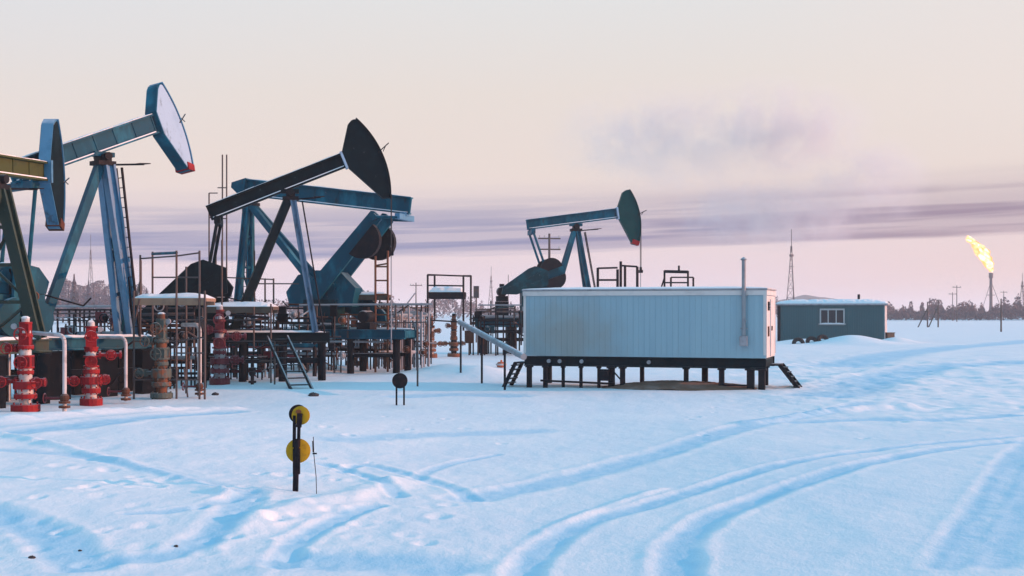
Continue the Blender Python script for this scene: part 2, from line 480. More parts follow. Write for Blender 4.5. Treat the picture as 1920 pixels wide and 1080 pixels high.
class MB:
    def __init__(s):
        s.v = []; s.f = []

    def add(s, vs, fs):
        o = len(s.v)
        s.v += [tuple(v) for v in vs]
        s.f += [tuple(i + o for i in f) for f in fs]
        return s

    def box(s, c, d, rz=0.0):
        hx, hy, hz = d[0] / 2, d[1] / 2, d[2] / 2
        ca, sa = math.cos(rz), math.sin(rz)
        vs = []
        for z in (-hz, hz):
            for x, y in ((-hx, -hy), (hx, -hy), (hx, hy), (-hx, hy)):
                vs.append((c[0] + x * ca - y * sa, c[1] + x * sa + y * ca, c[2] + z))
        return s.add(vs, [(3, 2, 1, 0), (4, 5, 6, 7), (0, 1, 5, 4), (1, 2, 6, 5), (2, 3, 7, 6), (3, 0, 4, 7)])

    def bar(s, a, b, w, h, up=(0, 0, 1)):
        a = Vector(a); b = Vector(b)
        d, sd_, t = frame_from(b - a, up)
        vs = []
        for p in (a, b):
            for i, j in ((-1, -1), (1, -1), (1, 1), (-1, 1)):
                vs.append(p + sd_ * (i * w / 2) + t * (j * h / 2))
        return s.add(vs, [(0, 1, 2, 3), (7, 6, 5, 4), (4, 5, 1, 0), (5, 6, 2, 1), (6, 7, 3, 2), (7, 4, 0, 3)])

    def ibeam(s, a, b, w, h, up=(0, 0, 1), tw=.06, tf=.05):
        a = Vector(a); b = Vector(b)
        d, sd_, t = frame_from(b - a, up)
        s.bar(a, b, tw, h - 2 * tf, up)
        s.bar(a + t * (h - tf) / 2, b + t * (h - tf) / 2, w, tf, up)
        s.bar(a - t * (h - tf) / 2, b - t * (h - tf) / 2, w, tf, up)
        return s

    def tube(s, a, b, r, n=8, r2=None):
        a = Vector(a); b = Vector(b); r2 = r if r2 is None else r2
        d, sd_, t = frame_from(b - a)
        vs = []
        for p, q in ((a, r), (b, r2)):
            for i in range(n):
                an = 2 * PI * i / n
                vs.append(p + sd_ * math.cos(an) * q + t * math.sin(an) * q)
        fs = [(i, (i + 1) % n, n + (i + 1) % n, n + i) for i in range(n)]
        fs += [tuple(range(n))[::-1], tuple(range(n, 2 * n))]
        return s.add(vs, fs)

    def path(s, pts, r, n=8):
        for a, b in zip(pts[:-1], pts[1:]):
            s.tube(a, b, r, n)
        for p in pts[1:-1]:
            s.ball(p, r * 1.02, 6)
        return s

    def ball(s, c, r, n=8, sz=1.0):
        prof = [(r * math.sin(PI * i / n) + 1e-4, c[2] + r * sz * -math.cos(PI * i / n)) for i in range(n + 1)]
        return s.lathe(prof, (c[0], c[1], 0), n * 2)

    def lathe(s, prof, c=(0, 0, 0), n=14, axis='z'):
        vs = []
        for r, z in prof:
            for i in range(n):
                a = 2 * PI * i / n
                p = (r * math.cos(a), r * math.sin(a), z)
                if axis == 'x':
                    p = (z, p[0], p[1])
                elif axis == 'y':
                    p = (p[0], z, p[1])
                vs.append((p[0] + c[0], p[1] + c[1], p[2] + c[2]))
        fs = []
        for k in range(len(prof) - 1):
            for i in range(n):
                fs.append((k * n + i, k * n + (i + 1) % n, (k + 1) * n + (i + 1) % n, (k + 1) * n + i))
        fs += [tuple(range(n))[::-1], tuple(range((len(prof) - 1) * n, len(prof) * n))]
        return s.add(vs, fs)

    def ring(s, c, r, t, axis='y', n=14, m=5):
        vs = []; fs = []
        for i in range(n):
            a = 2 * PI * i / n
            for j in range(m):
                b = 2 * PI * j / m
                q = r + t * math.cos(b); w = t * math.sin(b)
                p = (q * math.cos(a), q * math.sin(a), w)
                if axis == 'x':
                    p = (w, p[0], p[1])
                elif axis == 'y':
                    p = (p[0], w, p[1])
                vs.append((p[0] + c[0], p[1] + c[1], p[2] + c[2]))
        for i in range(n):
            for j in range(m):
                fs.append((i * m + j, ((i + 1) % n) * m + j, ((i + 1) % n) * m + (j + 1) % m, i * m + (j + 1) % m))
        return s.add(vs, fs)

    def prism(s, poly, fn, a, b):
        """poly of 2-D points extruded from a to b; fn(p, q, depth) -> xyz"""
        n = len(poly)
        vs = [fn(p, q, a) for p, q in poly] + [fn(p, q, b) for p, q in poly]
        fs = [tuple(range(n))[::-1], tuple(range(n, 2 * n))]
        fs += [(i, (i + 1) % n, n + (i + 1) % n, n + i) for i in range(n)]
        return s.add(vs, fs)

    def build(s, name, m, parent=None, smooth=False, bevel=0.0, weld=False):
        me = bpy.data.meshes.new(name)
        me.from_pydata(s.v, [], s.f)
        import bmesh
        bm = bmesh.new(); bm.from_mesh(me)
        bmesh.ops.recalc_face_normals(bm, faces=bm.faces)
        bm.to_mesh(me); bm.free()
        me.materials.append(MATS[m])
        o = bpy.data.objects.new(name, me)
        sc.collection.objects.link(o)
        if parent is not None:
            o.parent = parent
        if smooth:
            me.polygons.foreach_set('use_smooth', [True] * len(me.polygons))
            me.set_sharp_from_angle(angle=R(40))
        if bevel:
            md = o.modifiers.new('bevel', 'BEVEL'); md.width = bevel; md.segments = 2; md.limit_method = 'ANGLE'
        return o


def tag(o, label, cat, group=None, kind=None):
    if label:
        o['label'] = label
    if cat:
        o['category'] = cat
    if group:
        o['group'] = group
    if kind:
        o['kind'] = kind
    return o


def thing(name, label, cat, loc=(0, 0, 0), rz=0.0, group=None):
    o = bpy.data.objects.new(name, None)
    sc.collection.objects.link(o)
    o.location = loc
    o.rotation_euler = (0, 0, rz)
    o.empty_display_size = .3
    return tag(o, label, cat, group)


def dup(root, loc, rz, label, group=None, scale=1.0):
    r = root.copy(); sc.collection.objects.link(r)
    r.location = loc; r.rotation_euler = (0, 0, rz); r.scale = (scale,) * 3
    r['label'] = label
    if group:
        r['group'] = group
    for ch in list(root.children):
        c = ch.copy(); sc.collection.objects.link(c); c.parent = r
        for gch in list(ch.children):
            d = gch.copy(); sc.collection.objects.link(d); d.parent = c
    return r


def cap(poly_c, size, th, rz=0.0, seed=0):
    """irregular slab of settled snow: low domed grid"""
    mb = MB(); nx = max(4, int(size[0] / .22)); ny = max(3, int(size[1] / .22))
    rnd = random.Random(seed)
    ca, sa = math.cos(rz), math.sin(rz)
    vs = []; fs = []
    for j in range(ny + 1):
        for i in range(nx + 1):
            u = i / nx * 2 - 1; v = j / ny * 2 - 1
            e = (1 - abs(u) ** 6) * (1 - abs(v) ** 4)
            z = th * (.25 + .75 * e) * (1 + rnd.uniform(-.2, .2)) if e > 0 else 0
            x = u * size[0] / 2; y = v * size[1] / 2
            vs.append((poly_c[0] + x * ca - y * sa, poly_c[1] + x * sa + y * ca, poly_c[2] + z))
    for j in range(ny):
        for i in range(nx):
            a = j * (nx + 1) + i
            fs.append((a, a + 1, a + nx + 2, a + nx + 1))
    mb.add(vs, fs)
    mb.box((poly_c[0], poly_c[1], poly_c[2] - .012), (size[0], size[1], .02), rz)
    return mb


# ------------------------------------------------------------------ ground
def build_ground():
    ys = [-40, -25, -14, -7, -2, 2, 5, 7.5, 9.5]
    y = 10.6
    while y < 4500:
        ys.append(y)
        y += max(.035, .0030 * y if y < 140 else .02 * y)
    ys.append(5200)
    xs = [0.0]
    x = 0.0
    while x < 3200:
        st = .045 if x < 8.5 else (.045 + (x - 8.5) * .0095 if x < 40 else .35 + (x - 40) * .05)
        x += st
        xs.append(x)
    xs = np.array([-v for v in xs[:0:-1]] + xs); ys = np.array(ys)
    X, Y = np.meshgrid(xs, ys)
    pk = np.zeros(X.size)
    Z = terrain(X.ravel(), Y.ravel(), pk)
    nx, ny = len(xs), len(ys)
    co = np.stack([X.ravel(), Y.ravel(), Z], 1).astype(np.float32)
    idx = np.arange(nx * ny).reshape(ny, nx)
    q = np.stack([idx[:-1, :-1], idx[:-1, 1:], idx[1:, 1:], idx[1:, :-1]], -1).reshape(-1, 4).astype(np.int32)
    me = bpy.data.meshes.new('snow_ground')
    me.vertices.add(len(co)); me.vertices.foreach_set('co', co.ravel())
    me.loops.add(q.size); me.loops.foreach_set('vertex_index', q.ravel())
    me.polygons.add(len(q)); me.polygons.foreach_set('loop_start', np.arange(0, q.size, 4, dtype=np.int32))
    me.polygons.foreach_set('use_smooth', np.ones(len(q), dtype=bool))
    me.update(); me.validate()
    at = me.attributes.new('packed_shade', 'FLOAT', 'POINT'); at.data.foreach_set('value', pk.astype(np.float32))
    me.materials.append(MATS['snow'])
    o = bpy.data.objects.new('ground', me)
    sc.collection.objects.link(o)
    tag(o, 'snow covered ground of the well site with vehicle ruts and footprints', 'ground', kind='structure')
    print('ground verts', len(co))


build_ground()


# ------------------------------------------------------------------ pumping units
def pump(label, px, D, yaw, pitch, pivot_py, P, scale=1.0):
    """a walking-beam pumping unit; local +x toward the head, z up from the snow"""
    x0, y0 = gx(px, D), D
    g0 = H(x0, y0)
    root = thing('pumpjack', label, 'pumpjack', (x0, y0, g0), yaw, 'pumpjacks of the well cluster')
    root.scale = (scale,) * 3
    Zp = (gz(pivot_py, D) - g0) / scale
    body = P['body']; leg = P.get('leg', body); beamc = P.get('beam', body); headc = P.get('head', body)
    zb = P.get('base_top', 1.9); xr = P.get('base_rear', -5.2); xf = P.get('base_front', 1.5)
    cp, sp = math.cos(pitch), math.sin(pitch)
    B = lambda s, t, y=0.0: (s * cp - t * sp, y, Zp + s * sp + t * cp)
    # base frame
    mb = MB()
    for y in (-.75, .75):
        mb.ibeam((xr, y, zb - .2), (xf, y, zb - .2), .26, .4)
    for x in np.linspace(xr + .15, xf - .15, 6):
        mb.bar((x, -.73, zb - .2), (x, .73, zb - .2), .18, .3)
    base = mb.build('base_frame', P.get('base', body), root)
    cap(((xr + xf) / 2, -.75, zb + .012), (xf - xr - .3, .24), .07, 0, 5).build('snow_cap', 'snow_pack', base)
    # piers
    pr = P.get('pier', .2)
    for x in P.get('piers', np.linspace(xr + .4, xf - .3, 5)):
        for y in (-.75, .75):
            mb = MB()
            if P.get('block'):
                mb.box((x, y, (zb - .42) / 2 - .2), (pr * 2, pr * 1.6, zb - .42 + .4))
                mb.box((x, y, zb - .46), (pr * 2.2, pr * 1.9, .08))
            else:
                mb.tube((x, y, -.4), (x, y, zb - .44), pr, 10)
                mb.box((x, y, zb - .42), (pr * 2.4, pr * 2.4, .04))
            mb.build('pier', 'pier_black', root)
    mb = MB()
    for y in (-.75, .75):
        mb.bar((xr + .5, y, zb * .42), (xf - .4, y, zb * .42), .12, .16)
    mb.build('lower_grillage', 'pier_black', root)
    # samson post
    lw = P.get('leg_w', .24)
    fx = P.get('front_x', .9)
    for y in (-1, 1):
        MB().ibeam((.10, y * .17, Zp - .28), (fx, y * P.get('spread', .82), zb), lw, lw, (1, 0, 0), .12, .07).build('front_leg', P.get('fleg', leg), root)
    bx = P.get('brace_x', -2.2); bz = P.get('brace_z', zb); bw = P.get('brace_w', .26)
    for y in P.get('braces', (-1, 1)):
        MB().bar((-.12, y * .15, Zp - .30), (bx, y * .55, bz), bw, bw).build('rear_brace', P.get('brace', leg), root)
    mb = MB()
    for k in (.25, .5, .75):
        z = Zp - .28 + (zb - Zp + .28) * k; x = .10 + (fx - .10) * k; w = .17 + (P.get('spread', .82) - .17) * k
        mb.bar((x, -w, z), (x, w, z), .1, .1)
    for k0, k1, sg in ((.25, .5, 1), (.5, .75, -1), (.75, .98, 1)):
        a = [(.10 + (fx - .10) * k, (.17 + (P.get('spread', .82) - .17) * k), Zp - .28 + (zb - Zp + .28) * k) for k in (k0, k1)]
        mb.bar((a[0][0], -sg * a[0][1], a[0][2]), (a[1][0], sg * a[1][1], a[1][2]), .07, .07)
    mb.build('cross_bracing', leg, root)
    # saddle bearing
    mb = MB().box((0, 0, Zp - .22), (.62, .62, .14)).box((0, 0, Zp - .05), (.34, .56, .2)).tube((0, -.4, Zp), (0, .4, Zp), .13, 12)
    mb.build('saddle_bearing', P.get('saddle', 'dark_steel'), root)
    # ladder with hoop rails
    if P.get('ladder', True):
        mb = MB()
        ly = P.get('ladder_y', -.55)
        a0 = Vector((.45, ly * .55, Zp - .35)); a1 = Vector((fx + P.get('ladder_dx', .34), ly * 1.6, zb))
        side = Vector((0, .36, 0))
        mb.tube(a0 - side / 2, a1 - side / 2, P.get('ladder_r', .028), 6); mb.tube(a0 + side / 2, a1 + side / 2, P.get('ladder_r', .028), 6)
        n = int((a1 - a0).length / .32)
        for i in range(1, n):
            p = a0.lerp(a1, i / n)
            mb.tube(p - side / 2, p + side / 2, .016, 5)
        mb.build('ladder', P.get('ladder_m', 'dark_steel'), root)
    # stub perch beside the bearing
    mb = MB().tube((.25, -.1, Zp - .25), (1.15, -.62, Zp - .20), .035, 6).bar((.9, -.65, Zp - .2), (1.3, -.6, Zp - .17), .28, .03)
    mb.build('perch_bracket', 'dark_steel', root)
    # walking beam
    sr, sf = P.get('s_rear', 3.2), P.get('s_front', 2.42)
    bh, bwid = P.get('beam_h', .58), .36
    t0 = .14 + bh / 2
    upv = (-sp, 0, cp)
    mb = MB().ibeam(B(-sr, t0), B(sf, t0), bwid, bh, upv, .10, .055)
    for s in np.linspace(-sr + .04, sf - .04, 8):
        mb.bar(B(s, t0 - bh / 2 + .06), B(s, t0 + bh / 2 - .06), bwid * .42, .025, (cp, 0, sp))
    mb.box(B(0, .075), (.7, .4, .15))
    beam = mb.build('walking_beam', beamc, root)
    # snow lying on the top flange
    if P.get('beam_snow', True):
        mb = MB()
        n = 14
        for i in range(n):
            s0 = -sr + (sr + sf) * i / n; s1 = -sr + (sr + sf) * (i + 1) / n
            th = .012 + .02 * ((i * 7) % 5) / 5
            mb.bar(B(s0, t0 + bh / 2 + .003 + th / 2), B(s1 - .01, t0 + bh / 2 + .003 + th / 2), bwid * .85, th, upv)
        for sg in (-1, 1):
            zl = t0 - bh / 2 + .055
            mb.bar(B(-sr + .1, zl + .018, sg * bwid * .32), B(sf - .1, zl + .018, sg * bwid * .32), .10, .035, upv)
        mb.build('snow_cap', 'snow_pack', beam)
    # head
    if P.get('has_head', True):
        sw = P.get('swing', 0.0); hinge = sf
        cw, sn = math.cos(sw), math.sin(sw)

        def HD(s, t, y):
            ds = s - hinge
            s2 = hinge + ds * cw - y * sn; y2 = ds * sn + y * cw
            return B(s2, t, y2)
        Rr = P.get('R', 3.85); a_t = R(P.get('a_top', 27)); a_b = R(P.get('a_bot', -24.5))
        arc = [(Rr * math.cos(a_b + (a_t - a_b) * i / 18), Rr * math.sin(a_b + (a_t - a_b) * i / 18)) for i in range(19)]
        k = Rr / 3.85
        back = [((Rr - .38) * math.cos(a_t + .02), (Rr - .38) * math.sin(a_t + .02)), (sf + .05, t0 + bh / 2 + .06), (sf + .05, t0 - bh / 2 - .08),
                ((Rr - .26) * math.cos(a_b - .012), (Rr - .26) * math.sin(a_b - .012))]
        tipA, tipB = arc[-1], back[0]
        mid = ((tipA[0] + tipB[0]) / 2 + .02, (tipA[1] + tipB[1]) / 2 + .075)
        L_ = lambda p, q, t: (p[0] + (q[0] - p[0]) * t, p[1] + (q[1] - p[1]) * t)
        top = [L_(arc[-1], mid, .35), L_(L_(arc[-1], mid, .75), L_(mid, back[0], .25), .5), L_(mid, back[0], .65)]
        arc_r = arc[:-1] + [L_(arc[-2], arc[-1], .8)]
        poly = arc_r + top + back
        hth = P.get('head_th', .42)
        mb = MB().prism(poly, lambda s, t, y: HD(s, t, y), -hth / 2, hth / 2)
        head = mb.build('horse_head', headc, root)
        # rolled arc plate that carries the bridle
        mb = MB()
        for p, q in zip(arc[:-1], arc[1:]):
            d = Vector((q[0] - p[0], 0, q[1] - p[1]))
            k1 = 1 + .02 / Rr; k2 = 1 + .06 / Rr
            vs = [HD(p[0] * kk, p[1] * kk, yy) for kk in (k1, k2) for yy in (-hth / 2 - .05, hth / 2 + .05)] + \
                 [HD(q[0] * kk, q[1] * kk, yy) for kk in (k1, k2) for yy in (-hth / 2 - .05, hth / 2 + .05)]
            mb.add(vs, [(0, 1, 3, 2), (4, 6, 7, 5), (0, 4, 5, 1), (2, 3, 7, 6), (0, 2, 6, 4), (1, 5, 7, 3)])
        mb.build('arc_plate', P.get('arc', headc), head)
        if P.get('sides'):
            cx = sum(p[0] for p in poly) / len(poly); cy = sum(p[1] for p in poly) / len(poly)
            ins = [(cx + (p - cx) * .965, cy + (q - cy) * .965) for p, q in poly]
            for sgn in (-1, 1):
                MB().prism(ins, lambda s, t, y: HD(s, t, y), sgn * (hth / 2 + .002), sgn * (hth / 2 + .02)).build('side_plate', P['sides'], head)
        if P.get('tip'):
            tp = [((Rr + .07) * math.cos(a), (Rr + .07) * math.sin(a)) for a in (a_b - .004, a_b + .06)]
            tq = [((Rr - .34) * math.cos(a), (Rr - .34) * math.sin(a)) for a in (a_b + .075, a_b - .004)]
            MB().prism(tp + tq, lambda s, t, y: HD(s, t, y), -hth / 2 - .06, hth / 2 + .06).build('head_tip', P['tip'], head)
        if P.get('hinge_plate', True):
            MB().prism([(sf - .06, t0 - bh / 2 - .06), (sf + .03, t0 - bh / 2 - .06), (sf + .03, t0 + bh / 2 + .05), (sf - .06, t0 + bh / 2 + .05)],
                       lambda s, t, y: B(s, t, y), -.30, .30).build('hinge_plate', P.get('hinge', 'white_paint'), root)  # pale plate, the light on the mount put into its colour
        # latch peg that sticks out past the arc
        a = R(P.get('peg', 3))
        mb = MB().tube(HD((Rr - .1) * math.cos(a), (Rr - .1) * math.sin(a), -hth / 2 - .03), HD((Rr + .45) * math.cos(a + .04), (Rr + .45) * math.sin(a + .04), -hth / 2 - .05), .022, 6)
        mb.tube(HD((Rr + .1) * math.cos(a - .01), (Rr + .1) * math.sin(a - .01), -hth / 2 - .12), HD((Rr + .30) * math.cos(a + .03), (Rr + .30) * math.sin(a + .03), -hth / 2 + .1), .018, 5)
        mb.build('latch_peg', 'dark_steel', root)
        # bridle and polished rod, hanging from the arc
        if P.get('bridle', True):
            xt = Rr + .07
            zt = B(Rr * cp, 0)[2]
            z0 = Zp; zc = P.get('carrier_z', 4.1)
            br = MB()
            for y in (-.12, .12):
                br.tube((xt, y, zc), (xt, y, z0), .018, 6)
            bo = br.build('bridle_cable', 'cable', root)
            MB().box((xt, 0, zc), (.16, .5, .16)).box((xt, 0, zc + .16), (.12, .14, .16)).build('carrier_bar', 'dark_steel', bo)
            MB().tube((xt, 0, 1.2), (xt, 0, zc + .3), .022, 6).build('polished_rod', 'grey_steel', root)
    else:
        # bare beam end with head-mount knuckle
        mb = MB().prism([(sf - .1, t0 - bh * .75), (sf + .55, t0 - .08), (sf + .55, t0 + .14), (sf - .1, t0 + bh * .55)], lambda s, t, y: B(s, t, y), -.24, .24)
        mb.build('head_mount', P.get('mount', 'blue_pale'), root)
    # rear drive
    gxp = P.get('gear_x', -3.2); zs = P.get('shaft_z', 3.75); ca = P.get('crank_a', R(-95)); cl = P.get('crank_len', 2.0); pin = P.get('pin_r', 1.0)
    gw = .42
    mb = MB().box((gxp, 0, (zb + zs - .5) / 2), (1.5, 1.1, zs - .5 - zb))
    mb.box((gxp, 0, zb + .06), (1.9, 1.3, .12))
    mb.build('gear_pedestal', P.get('pedestal', body), root)
    mb = MB().prism([(-.85, -.48), (.85, -.48), (.95, -.1), (.62, .34), (.1, .46), (-.55, .40), (-.95, .0)], lambda a, b, y: (gxp + a * P.get('gear_s', 1), y, zs + b * P.get('gear_s', 1)), -gw, gw)
    for a, b in ((-.5, .2), (.45, .2)):
        mb.tube((gxp + a, -gw - .06, zs + b * .2), (gxp + a, gw + .06, zs + b * .2), .2, 10)
    mb.tube((gxp, -.82, zs), (gxp, .82, zs), .11, 10)
    gear = mb.build('gearbox', P.get('gear', body), root)
    cap((gxp - .1, 0, zs + .42), (.9, .7), .08, 0, 3).build('snow_cap', 'snow_pack', gear)
    cd = Vector((math.cos(ca), 0, math.sin(ca))); cn = Vector((-math.sin(ca), 0, math.cos(ca)))
    for y in (-.72, .72):
        o = Vector((gxp, y, zs))
        w0, w1 = P.get('crank_w', .34), P.get('crank_w1', .28)
        th = .09
        pts = [(-.35, -w0), (cl, -w1), (cl + .08, -w1 * .6), (cl + .08, w1 * .6), (cl, w1), (-.35, w0)]
        mb = MB().prism(pts, lambda a, b, d: tuple(o + cd * a + cn * b + Vector((0, d, 0))), -th, th)
        cr = mb.build('crank', P.get('crank', body), root)
        for sgn in P.get('cw_sides', (-1, 1)):
            c0 = cl * P.get('cw_at', .62)
            lob = []
            for i in range(15):
                a = PI * i / 14
                lob.append((c0 - math.cos(a) * P.get('cw_r', .62), sgn * (w1 * .8 + math.sin(a) * P.get('cw_r', .62) * 1.05)))
            ysg = 1 if y > 0 else -1
            mb = MB().prism(lob, lambda a, b, d: tuple(o + cd * a + cn * b + Vector((0, d * ysg, 0))), th + .004, th + .30)
            mb.build('counterweight', P.get('weight', 'dark_steel'), cr)
    # equaliser and pitman arms
    se = sr - .22
    e = B(-se, t0 - bh / 2 - .16)
    ex = P.get('eq_x')
    mb = MB().bar((e[0], -.98, e[2]), (e[0], .98, e[2]), .22, .24)
    mb.box((e[0], 0, e[2] + .14), (.30, .40, .16)).tube((e[0], -.26, e[2] + .10), (e[0], .26, e[2] + .10), .13, 10)
    mb.build('equaliser', P.get('equal', body), root)
    pinp = Vector((gxp, 0, zs)) + cd * pin
    for y in (-.94, .94):
        mb = MB().tube((e[0], y, e[2] - .06), (pinp.x, y, pinp.z), P.get('pit_r', .065), 8)
        mb.tube((pinp.x, y - .1, pinp.z), (pinp.x, y + .1, pinp.z), .15, 10)
        mb.build('pitman_arm', P.get('pitman', leg), root)
    # motor and belt guard
    mx = gxp - P.get('motor_dx', 2.0)
    zm = zb + P.get('motor_dz', 0)
    mb = MB().lathe([(.05, -.45), (.26, -.45), (.28, -.35), (.28, .35), (.24, .45), (.05, .45)], (mx, .1, zm + .55), 14, 'y')
    mb.box((mx, .1, zm + .16), (.6, .8, .3)).box((mx, .1, zm + .9), (.25, .3, .16))
    if zm > zb:
        mb.box((mx, .1, (zb + zm) / 2), (.7, .8, zm - zb))
    mb.build('motor', 'dark_steel', root)
    gs = P.get('guard', 'black_paint')
    prof = [(mx - .55, zm + .25), (mx - .45, zm + .75), (gxp - .55, zs + .75), (gxp - .1, zs + .92), (gxp + .75, zs + .62), (gxp + .8, zs - .35), (gxp + .2, zs - .5), (mx + .45, zm + .22)]
    y0_ = P.get('guard_y', -1.02)
    gk = P.get('guard_k', 1.0)
    prof = [(gxp + (a - gxp) * gk, zs - .1 + (b - zs + .1) * gk) for a, b in prof]
    if gs:
        mb = MB().prism(prof, lambda a, b, d: (a, d, b), y0_ - .11, y0_ + .11)
        bg = mb.build('belt_guard', gs, root)
        mb = MB().bar((mx, y0_ - .13, zm + .62), (gxp + .3, y0_ - .13, zs + .42), .03, .06)
        mb.bar((mx + .2, y0_ - .13, zm + .45), (gxp + .5, y0_ - .13, zs + .02), .03, .06)
        mb.build('guard_rib', gs, bg)
    mb = MB().tube((gxp + .6, -.35, zs - .45), (gxp + 2.0, -.6, zb + 1.0), .03, 6).tube((gxp + 2.0, -.6, zb + 1.0), (gxp + 2.25, -.62, zb + 1.25), .03, 6)
    mb.build('brake_lever', 'dark_steel', root)
    return root


pump('olive and pale blue pumpjack cut off by the left edge, head seen nearly edge-on', -10, 37.1, R(76), R(1), 336,
     dict(body='green_paint', beam='olive_paint', head='blue_pale', leg='green_paint', arc='blue_pale', swing=R(17), sides='black_paint', a_top=34, a_bot=-20, R=3.8, tip='rust_steel',
          block=True, pier=.32, ladder=False, hinge='blue_pale', s_front=2.4, bridle=False, head_th=.36, leg_w=.36, piers=[-3.6, -1.2, .9]))
pump('blue pumpjack with white sided horse head and red tip, head raised', 193, 42, R(46), R(22.5), 294,
     dict(body='blue_paint', head='blue_paint', sides='white_paint', tip='red_paint', swing=R(30), block=True, pier=.36,
          braces=(0,), brace_w=.27, leg_w=.34, spread=.40, leg='blue_paint', brace='blue_paint', s_front=2.2, R=3.65, hinge_plate=False, bridle=False, guard=None, weight='blue_paint', gear_x=-3.0, base_front=1.6,
          piers=[-4.0, -2.0, -.4, 1.2], ladder_y=-.42, ladder_dx=-.05, fleg='blue_pale', ladder_r=.05, arc='blue_pale', beam_h=.66))  # paler front legs: sky light put into their colour
pump('black pumpjack with tall black head, nearest the middle of the row', 545, 50, R(9), R(22.5), 362,
     dict(body='black_paint', leg='black_paint', weight='black_paint', guard='black_paint', pier=.15, brace_w=.3, braces=(-1, 1), gear_x=-3.15, crank_a=R(-100), bridle=True, carrier_z=5.0,
          front_x=.95, fleg='leg_lit_frost'))
pump('blue pumpjack without a head, its cranks raised, behind the black pumpjack', 470, 57, R(166), R(7.2), 374,
     dict(body='blue_paint', has_head=False, s_rear=7.5, s_front=.35, gear_x=-3.5, shaft_z=3.7, crank_a=R(131), crank_len=4.1, crank_w=.40, crank_w1=.30, gear_s=1.7, pin_r=4.0, cw_at=.72, cw_r=.82, cw_sides=(1,),
          base_rear=-7.5, brace_x=-3.2, brace_z=3.9, front_x=.35, guard='blue_paint', beam_h=.74, guard_y=-1.02, leg_w=.27, pier=.16, brace_w=.26, equal='blue_pale', mount='blue_paint', pedestal='teal_paint'))
pump('teal pumpjack beyond the white cabin, farthest of the row', 1080, 80, R(6), R(7.6), 424,
     dict(body='blue_paint', leg='blue_paint', head='head_teal', tip='red_paint', gear_x=-2.35, shaft_z=4.1, crank_a=R(20), s_rear=2.75, R=3.6, motor_dz=1.0, motor_dx=1.8, crank_len=1.6, pin_r=.7, guard='teal_paint', guard_k=.82,
          beam_h=.56, base_rear=-5.6, brace_w=.24, carrier_z=4.6, weight='dark_steel', pedestal='teal_paint', brace_x=-1.6), scale=1.12)


